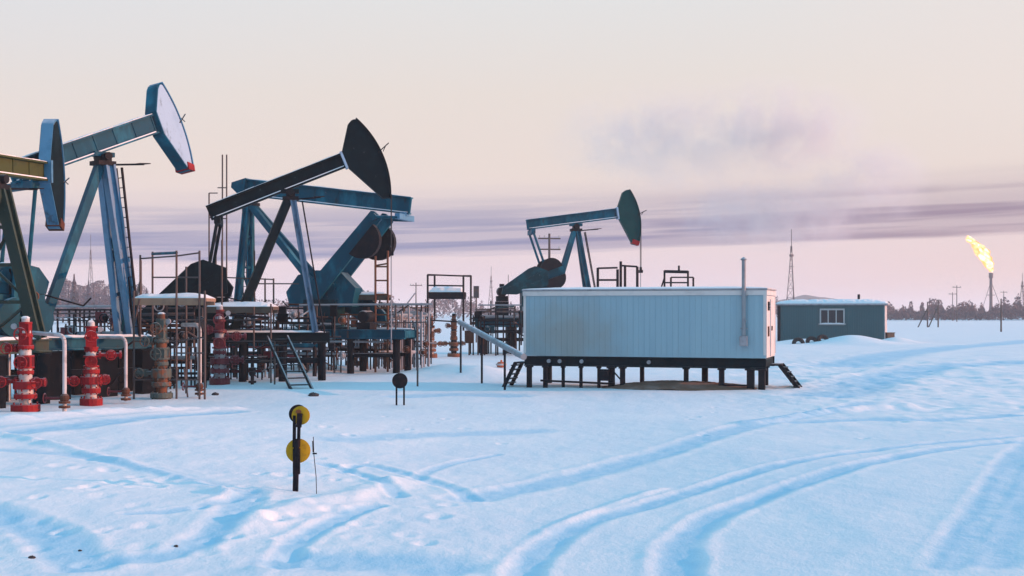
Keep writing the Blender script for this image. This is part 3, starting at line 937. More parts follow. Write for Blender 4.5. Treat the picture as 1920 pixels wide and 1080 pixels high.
# ------------------------------------------------------------------ wellheads
def wellhead(label, px, py, hpx, fl, sp_, group='wellheads between the pumpjacks', wheel=None, arms=True, rz=0.0, stacks=3):
    x, y = gp(px, py)
    z0 = H(x, y)
    k = hpx / F * y / 2.5
    wr = random.Random(label)
    j = lambda q=.12: 1 + wr.uniform(-q, q)
    root = thing('wellhead', label, 'wellhead', (x, y, z0), rz, group)
    root.scale = (k, k, k)
    body = MB().lathe([(.20, -.25), (.20, .10), (.16, .14), (.16, .30), (.20, .34), (.20, .60), (.15, .64), (.15, .84), (.17, .88), (.17, 1.1), (.13, 1.16), (.13, 1.34),
                       (.15, 1.38), (.15, 1.58), (.11, 1.64), (.11, 1.86), (.13, 1.92), (.13, 2.08), (.09, 2.14), (.08, 2.24), (.10, 2.28), (.10, 2.40), (.03, 2.44)], n=14)
    bo = body.build('tree_body', sp_, root, smooth=True)
    for z, r, h in ((.10, .34, .19), (.42, .27, .13), (.70, .30, .22), (1.02, .22, .10), (1.62, .20, .09)):
        r *= j(.10); h *= j(.25); z *= j(.04)
        mb = MB().lathe([(.1, z - h / 2), (r - .012, z - h / 2), (r, z - h / 2 + .012), (r, z + h / 2 - .012), (r - .012, z + h / 2), (.1, z + h / 2)], n=18)
        for i in range(8):
            a = 2 * PI * i / 8
            mb.tube((math.cos(a) * r * .84, math.sin(a) * r * .84, z - h * .75), (math.cos(a) * r * .84, math.sin(a) * r * .84, z + h * .75), .022, 6)
        mb.build('flange', fl, root)
    wm = wheel or fl
    if arms:
        for z, sg, L in ((.76, 1, .62 * j(.2)), (.76 * j(.05), -1, .66 * j(.3)), (1.42 * j(.05), 1, .70 * j(.3)), (1.70 * j(.06), -1, .42 * j(.3))):
            if wr.random() < .15:
                continue
            mb = MB().tube((sg * .12, 0, z), (sg * L, 0, z), .062, 10)
            for q in (.24, L - .04):
                mb.lathe([(.03, sg * q - .03), (.115, sg * q - .03), (.115, sg * q + .03), (.03, sg * q + .03)], (0, 0, z), 12, 'x')
            mb.box((sg * (.24 + L) / 2, 0, z), (.16, .18, .2))
            v = mb.build('side_valve', fl, root)
            cx = sg * (.24 + L) / 2
            mb = MB().tube((cx, -.09, z), (cx, -.32, z), .018, 6).ring((cx, -.32, z), .14, .016, 'y')
            mb.tube((cx - .14, -.32, z), (cx + .14, -.32, z), .01, 5).tube((cx, -.32, z - .14), (cx, -.32, z + .14), .01, 5)
            mb.build('handwheel', wm, v)
    for z, q in ((1.28, .30), (1.84, .27), (2.12, .22)):
        q *= j(.18); z *= j(.015)
        MB().box((0, 0, z), (q, q, .26)).lathe([(q * .3, z - .17), (q * .68, z - .17), (q * .68, z - .12), (q * .3, z - .12)], n=14).lathe([(q * .3, z + .12), (q * .68, z + .12), (q * .68, z + .17), (q * .3, z + .17)], n=14).build('gate_valve', fl, root)
    for z in (1.28, 2.0):
        mb = MB().tube((0, -.1, z), (0, -.36, z), .022, 6).ring((0, -.36, z), .16, .018, 'y').tube((-.16, -.36, z), (.16, -.36, z), .011, 5).tube((0, -.36, z - .16), (0, -.36, z + .16), .011, 5)
        mb.build('handwheel', wm, root)
    # pressure gauge on a thin neck
    gs_ = wr.choice((-1, 1))
    MB().tube((gs_ * .1, 0, 2.0), (gs_ * .26, -.06, 2.16), .015, 5).lathe([(.02, -.13), (.075, -.13), (.075, -.08), (.02, -.08)], (gs_ * .26, 0, 2.2), 12, 'y').build('gauge', 'grey_steel', root)
    cap((0, 0, 2.43), (.16, .16), .03, 0, 2).build('snow_cap', 'snow_pack', bo)
    return root


wellhead('bright red and white wellhead tree with stacked flanges, nearest the left edge', 48, 777, 182, 'red_paint', 'pipe_white')
wellhead('bright red and white wellhead tree between the two upright white pipes', 171, 757, 162, 'red_paint', 'pipe_white', rz=.3)
wellhead('grey and orange rusted wellhead under the snow covered work platform', 303, 746, 165, 'grey_green', 'rust_orange', rz=-.2)
wellhead('dark red wellhead tree behind the low pipe rail of the black pumpjack', 412, 722, 152, 'maroon_paint', 'grey_steel', rz=.15)
wellhead('rusty wellhead standing left of the two legged platform posts', 664, 690, 108, 'rust_steel', 'rust_orange', rz=.4)
wellhead('orange rusted wellhead right beside the tall rusty ladder posts', 734, 681, 100, 'rust_orange', 'rust_steel', rz=-.3)
wellhead('small orange wellhead at the right end of the pipe manifold', 808, 673, 86, 'rust_orange', 'grey_steel', rz=.2)
wellhead('rusty wellhead directly under the small railed platform', 851, 671, 84, 'rust_orange', 'dark_steel', rz=0)
wellhead('small rust brown wellhead low behind the sloping steps', 578, 683, 62, 'rust_steel', 'dark_steel', rz=.5)


# small black valve tree
def small_valve(label, px, py, hpx):
    x, y = gp(px, py); k = hpx / F * y
    root = thing('valve_stand', label, 'valve', (x, y, H(x, y)), .2, 'small valve stands')
    s = k
    MB().tube((0, 0, -.1), (0, 0, .9 * s), .06, 8).lathe([(.05, .05 * s), (.14, .05 * s), (.14, .12 * s), (.05, .12 * s)], n=10).lathe([(.05, .45 * s), (.13, .45 * s), (.13, .55 * s), (.05, .55 * s)], n=10).build('stem', 'dark_steel', root)
    MB().ball((0, 0, .36 * s), .13, 6).box((0, 0, .75 * s), (.5, .16, .14)).build('valve_body', 'dark_steel', root)
    MB().ring((0, 0, .92 * s), .19, .02, 'z').tube((-.19, 0, .92 * s), (.19, 0, .92 * s), .012, 5).tube((0, -.19, .92 * s), (0, .19, .92 * s), .012, 5).build('handwheel', 'dark_steel', root)
    return root


small_valve('short black valve stand with a flat handwheel beside the dark red wellhead', 473, 722, 58)
small_valve('low dark valve stand half hidden behind the sloping steps', 546, 690, 40)
small_valve('dark valve stand among the posts of the pipe manifold', 770, 680, 46)


# bent pipes
def bent_pipe(label, pts, D, r, m, foot=True, group='upright bent flow pipes'):
    w = [Vector((gx(px, D + dd), D + dd, gz(py, D + dd))) for px, py, dd in pts]
    b = w[0].copy(); b.z = H(b.x, b.y)
    root = thing('bent_pipe', label, 'pipe', b, 0, group)
    # round the corners
    path = [w[0]]
    for a, c, d in zip(w[:-2], w[1:-1], w[2:]):
        q = min(.22, (c - a).length / 2, (d - c).length / 2)
        p0 = c + (a - c).normalized() * q; p1 = c + (d - c).normalized() * q
        for i in range(5):
            t = i / 4
            path.append(p0 * (1 - t) ** 2 + c * 2 * t * (1 - t) + p1 * t * t)
    path.append(w[-1])
    path = [p - b for p in path]
    mb = MB()
    for a, c in zip(path[:-1], path[1:]):
        mb.tube(a, c, r, 10)
    mb.build('pipe_run', m, root)
    if foot:
        mb = MB().lathe([(.04, .10), (.15, .10), (.15, .16), (.04, .16)], n=12).lathe([(.04, .22), (.15, .22), (.15, .28), (.04, .28)], n=12).ball((0, 0, .36), .13, 6)
        mb.build('foot_flange', 'rust_steel', root)
        mb = MB().tube((-.1, 0, .36), (-.5, -.05, .36), .035, 6).ring((-.5, -.05, .36), .12, .018, 'x')
        mb.build('valve_handle', 'maroon_paint', root)
    return root


bent_pipe('pale upright pipe with a bent top right of the nearest red wellhead', [(121, 776, 0), (121, 629, 0), (62, 624, .6)], 33.6, .055, 'pipe_white')
bent_pipe('pale upright pipe with a bent top right of the second red wellhead', [(236, 752, 0), (236, 633, 0), (178, 632, .5)], 38.2, .05, 'pipe_white')
bent_pipe('pale hooked pipe standing at the right side of the work platform', [(374, 742, 0), (374, 609, 0), (342, 609, .5)], 40.5, .07, 'pipe_white')
bent_pipe('thin pale upright pipe behind the nearest red wellhead', [(17, 752, 0), (17, 655, 0), (-20, 652, .5)], 38.5, .035, 'pipe_white', False)


# ------------------------------------------------------------------ platforms, rails, steps
def rails_thing(name, label, cat, posts, horiz, m='rail_steel', r=.03, group=None, extra=None):
    """posts: (px, y_top, y_bottom, D) ; horiz: (px0,py0,px1,py1,D0,D1)"""
    c = posts[0]; D = c[3]
    b = Vector((gx(c[0], D), D, 0)); b.z = H(b.x, b.y)
    root = thing(name, label, cat, b, 0, group)
    for px, yt, yb, D in posts:
        x = gx(px, D); zt = gz(yt, D); zb = gz(yb, D)
        hz = H(x, D)
        if zb < hz + .6:
            zb = hz - .15
        MB().tube(Vector((x, D, zb)) - b, Vector((x, D, zt)) - b, r, 7).build('post', m, root)
    for a in horiz:
        px0, py0, px1, py1, D0, D1 = a[:6]; rr = a[6] if len(a) > 6 else r * .8
        p0 = Vector((gx(px0, D0), D0, gz(py0, D0))); p1 = Vector((gx(px1, D1), D1, gz(py1, D1)))
        MB().tube(p0 - b, p1 - b, rr, 6).build('rail', a[7] if len(a) > 7 else m, root)
    return root, b


def deck(root, b, px0, px1, py, D, depth, th, m, snow=.08, seed=1, rz=0.0):
    x0, x1 = gx(px0, D), gx(px1, D); z = gz(py, D)
    c = Vector(((x0 + x1) / 2, D + depth / 2, z)) - b
    mb = MB()
    n = max(3, int(depth / .24))
    for i in range(n):
        yy = c.y - depth / 2 + depth * (i + .5) / n
        mb.box((c.x, yy, c.z), (x1 - x0, depth / n - .015, th))
    mb.box((c.x, c.y - depth / 2 + .05, c.z - th * .5 - .06), (x1 - x0 - .05, .08, .115)).box((c.x, c.y + depth / 2 - .05, c.z - th * .5 - .06), (x1 - x0 - .05, .08, .115))
    d = mb.build('deck', m, root)
    if snow:
        cap((c.x, c.y, c.z + th / 2 + .012), (x1 - x0 - .03, depth - .04), snow, 0, seed).build('snow_cap', 'snow_pack', d)
    return d


# work platform over the rusty wellhead
r_, b_ = rails_thing('work_platform', 'rusty work platform with a snow covered deck in front of the black belt guard', 'platform',
                     [(251, 545, 747, 40), (331, 470, 745, 40), (374, 470, 748, 40), (263, 478, 740, 42.2), (286, 472, 740, 42.2), (349, 500, 740, 42.2), (384, 545, 742, 40)],
                     [(251, 712, 374, 712, 40, 40), (331, 480, 374, 474, 40, 40), (263, 485, 331, 480, 42.2, 40), (286, 520, 374, 520, 42.2, 40), (331, 600, 384, 600, 40, 40), (251, 640, 331, 640, 40, 40),
                      (331, 640, 384, 632, 40, 40), (331, 662, 384, 662, 40, 40), (345, 690, 352, 745, 40, 40), (251, 612, 262, 560, 40, 40), (286, 476, 331, 474, 42.2, 40, .05, 'blue_paint')], r=.034, group='work platforms at the wells')
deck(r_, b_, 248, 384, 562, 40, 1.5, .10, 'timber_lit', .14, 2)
# platform before the black pump
r_, b_ = rails_thing('work_platform', 'long snow topped platform under the black belt guard with thin tall posts', 'platform',
                     [(386, 565, 720, 48), (416, 450, 720, 48), (477, 470, 640, 49.5), (508, 570, 722, 48), (497, 522, 640, 49.5), (513, 522, 640, 49.5), (476, 575, 660, 48), (515, 640, 727, 47)],
                     [(386, 600, 515, 600, 48, 48), (416, 520, 513, 524, 49.5, 49.5), (477, 532, 560, 532, 49.5, 49.5), (386, 722, 515, 722, 47.6, 47.6), (416, 640, 515, 640, 48, 48), (386, 680, 515, 676, 48, 48), (386, 620, 508, 616, 48, 48),
                      (430, 590, 505, 596, 48, 48, .06, 'dark_steel')], r=.034, group='work platforms at the wells')
deck(r_, b_, 384, 512, 578, 48, 1.2, .12, 'timber', .16, 4)
# platform with ladder posts right of the headless pump
r_, b_ = rails_thing('work_platform', 'work platform on tall orange brown ladder posts before the raised blue cranks', 'platform',
                     [(704, 480, 692, 56), (727, 470, 692, 56), (626, 560, 690, 56), (690, 545, 640, 58)],
                     [(704, 500 + 26 * i, 727, 500 + 26 * i, 56, 56) for i in range(7)] + [(626, 590, 727, 590, 56, 56), (626, 640, 704, 640, 56, 56), (704, 498, 727, 494, 56, 56)], m='rust_orange', r=.05, group='work platforms at the wells')
deck(r_, b_, 620, 730, 555, 56, 1.3, .12, 'timber', .12, 6)
# small railed platform before the cabin
r_, b_ = rails_thing('work_platform', 'small square railed platform with snow on its deck left of the white cabin', 'platform',
                     [(802, 515, 625, 72), (815, 515, 600, 74), (869, 516, 620, 72), (883, 517, 612, 74)],
                     [(802, 515, 883, 518, 72, 74, .05), (802, 516, 815, 516, 72, 74), (869, 517, 883, 517, 72, 74), (802, 535, 869, 536, 72, 72), (802, 600, 869, 604, 72, 72)], m='dark_steel', r=.06, group='work platforms at the wells')
deck(r_, b_, 802, 872, 552, 72, 2.0, .26, 'dark_steel', .3, 7)
# frames beyond the cabin
r_, b_ = rails_thing('railed_frame', 'dark railed frame with a thick stand pipe beneath the far teal horse head', 'frame',
                     [(1121, 502, 640, 74), (1164, 490, 640, 74), (1172, 498, 640, 76), (1195, 500, 640, 74), (1158, 505, 640, 74)], [(1121, 503, 1158, 502, 74, 74, .06), (1164, 498, 1195, 500, 74, 74, .06), (1121, 525, 1160, 525, 74, 74), (1158, 560, 1195, 560, 74, 74)], m='dark_steel', r=.08, group='railed frames showing over the cabin roof')
r_, b_ = rails_thing('railed_frame', 'dark railed frame with a short peg on its top rail showing over the cabin roof', 'frame',
                     [(1246, 507, 640, 74), (1290, 508, 640, 74), (1258, 520, 640, 76.5), (1300, 520, 640, 76.5), (1273, 498, 512, 74)], [(1246, 509, 1290, 510, 74, 74, .1), (1258, 520, 1300, 520, 76.5, 76.5), (1246, 530, 1290, 530, 74, 74), (1238, 545, 1246, 520, 74, 74)], m='dark_steel', r=.06, group='railed frames showing over the cabin roof')
# railing behind the red wellheads
rails_thing('railing', 'dark post and rail fence behind the two bright red wellheads', 'railing',
            [(px, 580, 650, 62) for px in (108, 130, 142, 158, 168, 181, 196, 208, 222)] + [(px, 580, 650, 63) for px in (150, 188, 214)], [(98, 574, 232, 574, 62, 62, .07, 'pipe_insul'), (98, 581, 232, 581, 62, 62, .05), (98, 600, 232, 602, 62, 62)], m='dark_steel', r=.05)
# pipe rail grid
rails_thing('railing', 'long grid of thin grey pipe rails between the black pumpjack and the cabin', 'railing',
            [(px, yt, yb, 55) for px, yt, yb in ((561, 585, 700), (577, 572, 690), (594, 572, 660), (627, 575, 694), (652, 590, 690), (742, 570, 680), (782, 570, 724))] + [(530, 590, 660, 58), (547, 590, 660, 58), (600, 590, 680, 58), (688, 580, 680, 58), (757, 575, 680, 58)],
            [(561, 572, 800, 570, 55, 55, .05, 'pipe_insul'), (515, 590, 800, 588, 58, 58, .06, 'pipe_insul'), (515, 616, 600, 618, 58, 58, .09, 'black_paint'), (561, 640, 720, 641, 55, 55, .05, 'pipe_insul'), (561, 664, 740, 664, 55, 55, .05, 'pipe_insul'), (600, 630, 800, 630, 58, 58), (700, 606, 800, 604, 55, 55)], r=.038)
# manifold
rnd = random.Random(5)
posts = []; hz = []
for i in range(14):
    px = 735 + i * 5.2 + rnd.uniform(-2, 2); Dm = 56 + rnd.uniform(0, 5)
    posts.append((px, rnd.uniform(575, 605), rnd.uniform(660, 684), Dm))
for i in range(10):
    px = rnd.uniform(690, 750); py = rnd.uniform(590, 665); hz.append((px, py, px + rnd.uniform(30, 70), py + rnd.uniform(-4, 4), 57, 59, rnd.choice((.04, .05, .08)), rnd.choice(('pipe_insul', 'rust_steel', 'grey_steel', 'dark_steel', 'maroon_paint'))))
rm, bm_ = rails_thing('pipe_manifold', 'tangle of upright grey pipes and cross lines left of the small railed platform', 'manifold', posts, hz, m='grey_steel', r=.045)
for i in range(9):
    px = rnd.uniform(700, 800); py = rnd.uniform(600, 670); D_ = rnd.uniform(55.5, 57)
    p = Vector((gx(px, D_), D_, gz(py, D_))) - bm_
    MB().ball(p, .11, 6).ring((p.x, p.y - .2, p.z), .15, .025, 'y').tube((p.x, p.y - .2, p.z), p, .02, 5).build('valve', rnd.choice(('grey_steel', 'rust_steel', 'dark_steel')), rm)
# clutter of beams and lines at the foot of the black and blue units
rm, bm_ = rails_thing('pipe_rack', 'dark low rack of pipes behind the grey and orange wellhead', 'pipe rack',
                      [(262, 585, 690, 47), (300, 585, 690, 47), (355, 590, 690, 47)],
                      [(245, 600, 385, 596, 47, 47, .08, 'black_paint'), (245, 620, 385, 622, 47, 47, .06), (255, 655, 330, 650, 46, 46, .07), (245, 664, 290, 664, 45, 45, .07), (275, 620, 335, 645, 46, 46, .09), (245, 690, 385, 690, 47, 47), (330, 612, 385, 612, 47, 47, .05, 'pipe_insul')], m='dark_steel', r=.07)
rm, bm_ = rails_thing('pipe_rack', 'dark low rack of frosted pipes behind the short black valve stand', 'pipe rack',
                      [(440, 600, 690, 53), (520, 600, 690, 53), (590, 610, 690, 53)],
                      [(420, 628, 600, 626, 53, 53, .16, 'black_paint'), (420, 645, 600, 648, 53, 53, .1, 'blue_paint'), (420, 665, 560, 668, 53, 53, .06, 'maroon_paint'), (430, 604, 600, 606, 54, 54, .06)], m='dark_steel', r=.09)
rm, bm_ = rails_thing('pipe_rack', 'dark low rack of pipes between the nearest red wellhead and the blue pumpjack', 'pipe rack',
                      [(70, 640, 690, 46), (150, 640, 690, 46), (225, 640, 690, 46)],
                      [(55, 650, 235, 650, 46, 46, .12, 'blue_paint'), (55, 662, 235, 664, 46, 46, .07), (60, 632, 110, 632, 45, 45, .06, 'maroon_paint'), (110, 720, 236, 716, 42, 42, .035), (185, 690, 250, 640, 41, 41, .035), (195, 740, 232, 690, 41, 41, .035)], m='dark_steel', r=.08)


def scaffold(label, name, cat, px0, px1, ys, ytop, D, dd, nposts, seed, mats, r=.04, diag=2, boxes=0):
    """a run of small-bore lines on posts: rails at the listed rows, uneven posts, a few elbows and boxes"""
    rn = random.Random(seed)
    nposts = int(nposts * 1.5); r *= .8; ys = list(ys) + [y + rn.uniform(-14, 14) for y in ys]; diag += 3; boxes += 2
    posts = []; hz = []
    for i in range(nposts):
        px = px0 + (px1 - px0) * (i + rn.uniform(.1, .9)) / nposts
        posts.append((px, rn.uniform(*ytop), 900, D + rn.uniform(0, dd)))
    for y in ys:
        a = px0 + rn.uniform(0, .25) * (px1 - px0); b = px1 - rn.uniform(0, .25) * (px1 - px0)
        d0 = D + rn.uniform(0, dd)
        hz.append((a, y, b, y + rn.uniform(-2, 2), d0, d0, r * rn.choice((.8, 1, 1.5, 2.2)), rn.choice(mats)))
        if rn.random() < .6:
            hz.append((b, y, b, y + rn.uniform(20, 45), d0, d0, r, rn.choice(mats)))
    for i in range(diag):
        a = rn.uniform(px0, px1 - 20); y = rn.uniform(min(ys), max(ys)); d0 = D + rn.uniform(0, dd)
        hz.append((a, y, a + rn.uniform(15, 40), y + rn.uniform(-30, 30), d0, d0 + rn.uniform(0, 1), r, rn.choice(mats)))
    root, b = rails_thing(name, label, cat, posts, hz, m=mats[0], r=r)
    for i in range(boxes):
        px = rn.uniform(px0, px1); y = rn.uniform(min(ys), max(ys)); d0 = D + rn.uniform(0, dd)
        p = Vector((gx(px, d0), d0, gz(y, d0))) - b
        w = rn.uniform(.2, .45); h = rn.uniform(.2, .5)
        MB().box(p, (w, .3, h)).box(p + Vector((0, -.16, 0)), (w * .8, .03, h * .8)).tube(p + Vector((0, 0, -h / 2)), p + Vector((0, 0, -h / 2 - .5)), .03, 6).build('junction_box', rn.choice(mats), root)
        q = p + Vector((rn.uniform(-.6, .6), 0, rn.uniform(-.4, .2)))
        MB().ball(q, .13, 6).ring((q.x, q.y - .22, q.z), .16, .025, 'y').tube((q.x, q.y - .22, q.z), q, .025, 5).build('valve', rn.choice(mats), root)
    return root


DK = ['dark_steel', 'pier_black', 'rail_steel', 'rust_steel', 'pipe_insul']
scaffold('knot of dark frosted lines and valves around the grey and orange wellhead', 'pipe_rack', 'pipe rack', 246, 388, (578, 590, 604, 618, 634, 652, 670, 700), (572, 640), 43.5, 2.5, 11, 1, DK, .04, 6, 4)
scaffold('dark pipe tangle with rusty valves between the dark red wellhead and the steep steps', 'pipe_rack', 'pipe rack', 388, 520, (588, 600, 612, 650, 668, 690), (580, 640), 50, 3, 10, 2, DK + ['maroon_paint'], .04, 5, 4)
scaffold('thin posts and frosted lines right of the steep metal steps', 'pipe_rack', 'pipe rack', 515, 640, (578, 596, 610, 628, 652, 674), (568, 620), 53, 4, 12, 3, DK + ['rust_orange'], .038, 5, 4)
scaffold('rusty lines and boxes at the foot of the raised blue cranks', 'pipe_rack', 'pipe rack', 600, 735, (566, 582, 600, 618, 636, 655), (560, 610), 57.5, 4, 13, 4, DK + ['rust_orange', 'grey_steel'], .045, 6, 5)
scaffold('tangle of thin grey and rusty uprights reaching toward the railed platform', 'pipe_rack', 'pipe rack', 700, 812, (572, 586, 598, 612, 640, 660), (566, 605), 60, 5, 17, 5, DK + ['grey_steel', 'rust_orange', 'grey_steel'], .045, 6, 5)
scaffold('dark lines and rails low in the snow under the far teal belt guard', 'pipe_rack', 'pipe rack', 878, 985, (572, 584, 600, 606, 622), (560, 600), 76, 4, 11, 6, DK + ['teal_paint'], .06, 4, 4)
scaffold('rusty lines and small valves at the very left edge below the green leg', 'pipe_rack', 'pipe rack', -30, 60, (510, 560, 596, 640), (490, 600), 39, 1.5, 5, 7, ['dark_steel', 'rust_orange', 'green_paint', 'rust_steel'], .05, 4, 3)
scaffold('row of low dark posts and lines behind the second red wellhead', 'pipe_rack', 'pipe rack', 95, 245, (596, 612, 640, 668), (585, 630), 49, 3, 9, 8, DK + ['maroon_paint'], .04, 3, 3)
# mast pair and cage by the black beam end
rails_thing('access_cage', 'thin railed cage with twin rods at the rear end of the black beam', 'cage',
            [(417, 290, 600, 60), (425, 290, 600, 60), (392, 362, 600, 60), (405, 400, 600, 60)], [(392, 362, 408, 362, 60, 60), (392, 384, 408, 384, 60, 60), (392, 408, 425, 410, 60, 60), (408, 352, 425, 352, 60, 60)], r=.035, m='rail_steel')


def steps(label, px0, py0, px1, py1, D0, D1, w, m='dark_steel', n=8, base_z=None, wy=0.0):
    a = Vector((gx(px0, D0), D0, gz(py0, D0))); b = Vector((gx(px1, D1), D1, gz(py1, D1)))
    b.z = H(b.x, b.y)
    root = thing('steps', label, 'steps', b, 0)
    a = a - b
    e = Vector((0, 0, .0))
    d = a.normalized()
    side = Vector((-d.y, d.x, 0)); side = side.normalized() if side.length > .01 else Vector((0, 1, 0))
    for sg in (-1, 1):
        MB().bar(side * sg * w / 2 - d * .2, a + side * sg * w / 2, .05, .16).build('stringer', m, root)
    for i in range(n):
        p = a * ((i + .6) / n)
        MB().bar(p - side * (w / 2 - .03), p + side * (w / 2 - .03), .22, .04).build('tread', m, root)
    return root, b, a, side


steps('steep metal steps at the front of the snow topped platform', 520, 632, 565, 732, 47, 44.2, .75)

# ------------------------------------------------------------------ white cabin on stilts
CY = R(-18)


def cabin():
    # front wall runs left-right in the photo, right end turned toward the camera by CY
    rz = CY
    L, Wd = 8.52, 2.6
    Dr = 43.0
    xr = gx(1436, Dr)
    # front-left corner from front-right by -L along the rotated axis
    c, s = math.cos(rz), math.sin(rz)
    # solve so that the left corner lands near column 986
    xl = xr - L * c; yl = Dr - L * s * 1.0
    root = thing('cabin', 'long white sheet metal cabin raised on dark stilts with a flue pipe', 'cabin', (xr, Dr, 0), rz)
    zt = gz(543, Dr); zf = gz(672, Dr); zk = gz(692, Dr)
    # local: x from -L to 0 , y from 0 (front) to Wd
    mb = MB()
    # cladding sheets with standing ribs, one closed shell: built as box + ribs 8 mm proud
    mb.box((-L / 2, Wd / 2, (zt + zf) / 2), (L, Wd, zt - zf))
    n = 43
    for i in range(1, n):
        mb.box((-L + L * i / n, -.005, (zt + zf) / 2 - .01), (.010 if i % 4 else .022, .006 if i % 4 else .011, zt - zf - .06))
    for i in range(1, 13):
        mb.box((.005, Wd * i / 13, (zt + zf) / 2 - .01), (.016, .022, zt - zf - .06))
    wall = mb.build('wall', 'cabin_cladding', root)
    wall.location = (0, 0, 0)
    mb = MB()
    mb.box((-L / 2, -.02, zt - .10), (L + .06, .05, .16)).box((.022, Wd / 2, zt - .10), (.044, Wd + .04, .16)).box((-L - .022, Wd / 2, zt - .10), (.044, Wd + .04, .16))
    mb.box((-.035, -.013, (zt + zf) / 2), (.09, .036, zt - zf - .20)).box((-L + .035, -.013, (zt + zf) / 2), (.09, .036, zt - zf - .2)).box((.014, .03, (zt + zf) / 2), (.036, .08, zt - zf - .2)).box((.014, Wd - .04, (zt + zf) / 2), (.036, .08, zt - zf - .2))
    mb.build('trim', 'trim_white', root)
    rf = MB().box((-L / 2, Wd / 2, zt + .02), (L + .12, Wd + .12, .05)).build('roof', 'grey_steel', root)
    cap((-L / 2, Wd / 2, zt + .058), (L + .1, Wd + .08), .07, 0, 9).build('snow_cap', 'snow_pack', rf)
    # skid frame
    mb = MB()
    for yy in (.08, Wd - .08):
        mb.ibeam((-L, yy, (zf + zk) / 2 - .005), (0, yy, (zf + zk) / 2 - .005), .16, zf - zk - .01, (0, 0, 1), .05, .04)
    for xx in np.linspace(-L + .1, -.1, 9):
        mb.bar((xx, .1, (zf + zk) / 2), (xx, Wd - .1, (zf + zk) / 2), .12, (zf - zk) * .7)
    sk = mb.build('skid_frame', 'black_paint', root)
    for i in (-7.6, -7.2, -6.4, -4.0):
        MB().tube((i, -.03, (zf + zk) / 2), (i, .05, (zf + zk) / 2), .07, 8).build('lug', 'grey_steel', sk)
    # stilts: front and back
    for xx, yy, w in [(-8.35, .1, .16), (-8.3, Wd - .12, .16), (-7.75, .1, .14), (-7.1, .12, .1), (-6.45, .12, .1), (-5.8, .12, .1), (-5.35, .14, .2), (-4.95, .12, .16), (-4.75, Wd - .2, .14), (-2.75, .3, .15), (-2.45, Wd - .2, .2), (-1.5, .12, .17), (-.52, .12, .24), (-.15, .14, .22), (-.3, Wd - .15, .18)]:
        MB().box((xx, yy, (zk - .3) / 2), (w, w, zk + .3 - .002)).box((xx, yy, zk - .03), (w * 1.5, w * 1.5, .05)).build('stilt', 'dark_steel', root)
    # junction box, brackets and conduits under the frame
    MB().box((-5.55, -.05, zk - .28), (.34, .2, .4)).box((-5.55, -.16, zk - .2), (.26, .03, .1)).tube((-5.3, 0, zk - .1), (-4.9, .1, .2), .03, 6).build('junction_box', 'dark_steel', root)
    MB().tube((-7.9, .0, .25), (-5.2, .0, .18), .04, 6).tube((-1.45, .05, .2), (-.6, .05, .2), .035, 6).build('conduit', 'dark_steel', root)
    # flue
    fx = -.72
    mb = MB().tube((fx, -.13, zf + .75), (fx, -.13, zt + 1.0), .068, 12)
    mb.lathe([(.04, zt + .98), (.11, zt + 1.0), (.11, zt + 1.03), (.02, zt + 1.10)], (fx, -.13, 0), 12)
    fl = mb.build('flue', 'pipe_insul', root, smooth=True)
    for zz in (zf + 1.0, zt - .2):
        MB().box((fx, -.07, zz), (.24, .12, .035)).build('bracket', 'grey_steel', fl)
    MB().box((fx, -.13, zf + .58), (.26, .22, .34)).box((fx + .0, -.25, zf + .58), (.2, .02, .26)).build('burner_box', 'grey_steel', root)
    MB().box((fx, -.06, zf + 1.28), (.14, .1, .12)).build('lamp_box', 'frame_white', root)
    # door and vents on the lit end, sunlight put into the panel's whiter colour
    MB().box((.011, Wd / 2, (zt + zf) / 2 - .09), (.014, Wd - .2, zt - zf - .22)).build('end_panel', 'trim_white', root)
    d = MB().box((.03, 1.45, zf + 1.02), (.05, .85, 1.95)).build('door', 'trim_white', root)
    MB().box((.075, 1.14, zf + 1.0), (.04, .04, .16)).build('handle', 'dark_steel', d)
    MB().box((.03, .55, zt - .55), (.04, .34, .3)).box((.055, .55, zt - .5), (.02, .3, .03)).box((.055, .55, zt - .6), (.02, .3, .03)).build('vent', 'dark_steel', root)
    MB().box((.03, .5, zf + .9), (.04, .24, .34)).build('meter_box', 'rust_steel', root)
    # steps fixed to both ends
    for nm, x0, x1, yy in (('end_steps', .05, .98, 1.45), ('end_steps', -L - .05, -L - .72, .5)):
        sg = 1 if x1 > x0 else -1
        so = None
        mb = MB()
        px_ = x0 + sg * .34
        zp = zk + .1
        mb.box(((x0 + px_) / 2, yy, zp), (abs(px_ - x0), .9, .06))
        for q in (-.42, .42):
            mb.bar((px_ - sg * .05, yy + q, zp), (x1 + sg * .1, yy + q, -.08), .06, .13)
        so = mb.build(nm, 'dark_steel', root)
        for i in range(5):
            t = (i + .6) / 5.4
            MB().box((px_ + (x1 - px_) * t, yy, zp * (1 - t)), (.2, .78, .035)).build('tread', 'dark_steel', so)
    return root


cab = cabin()

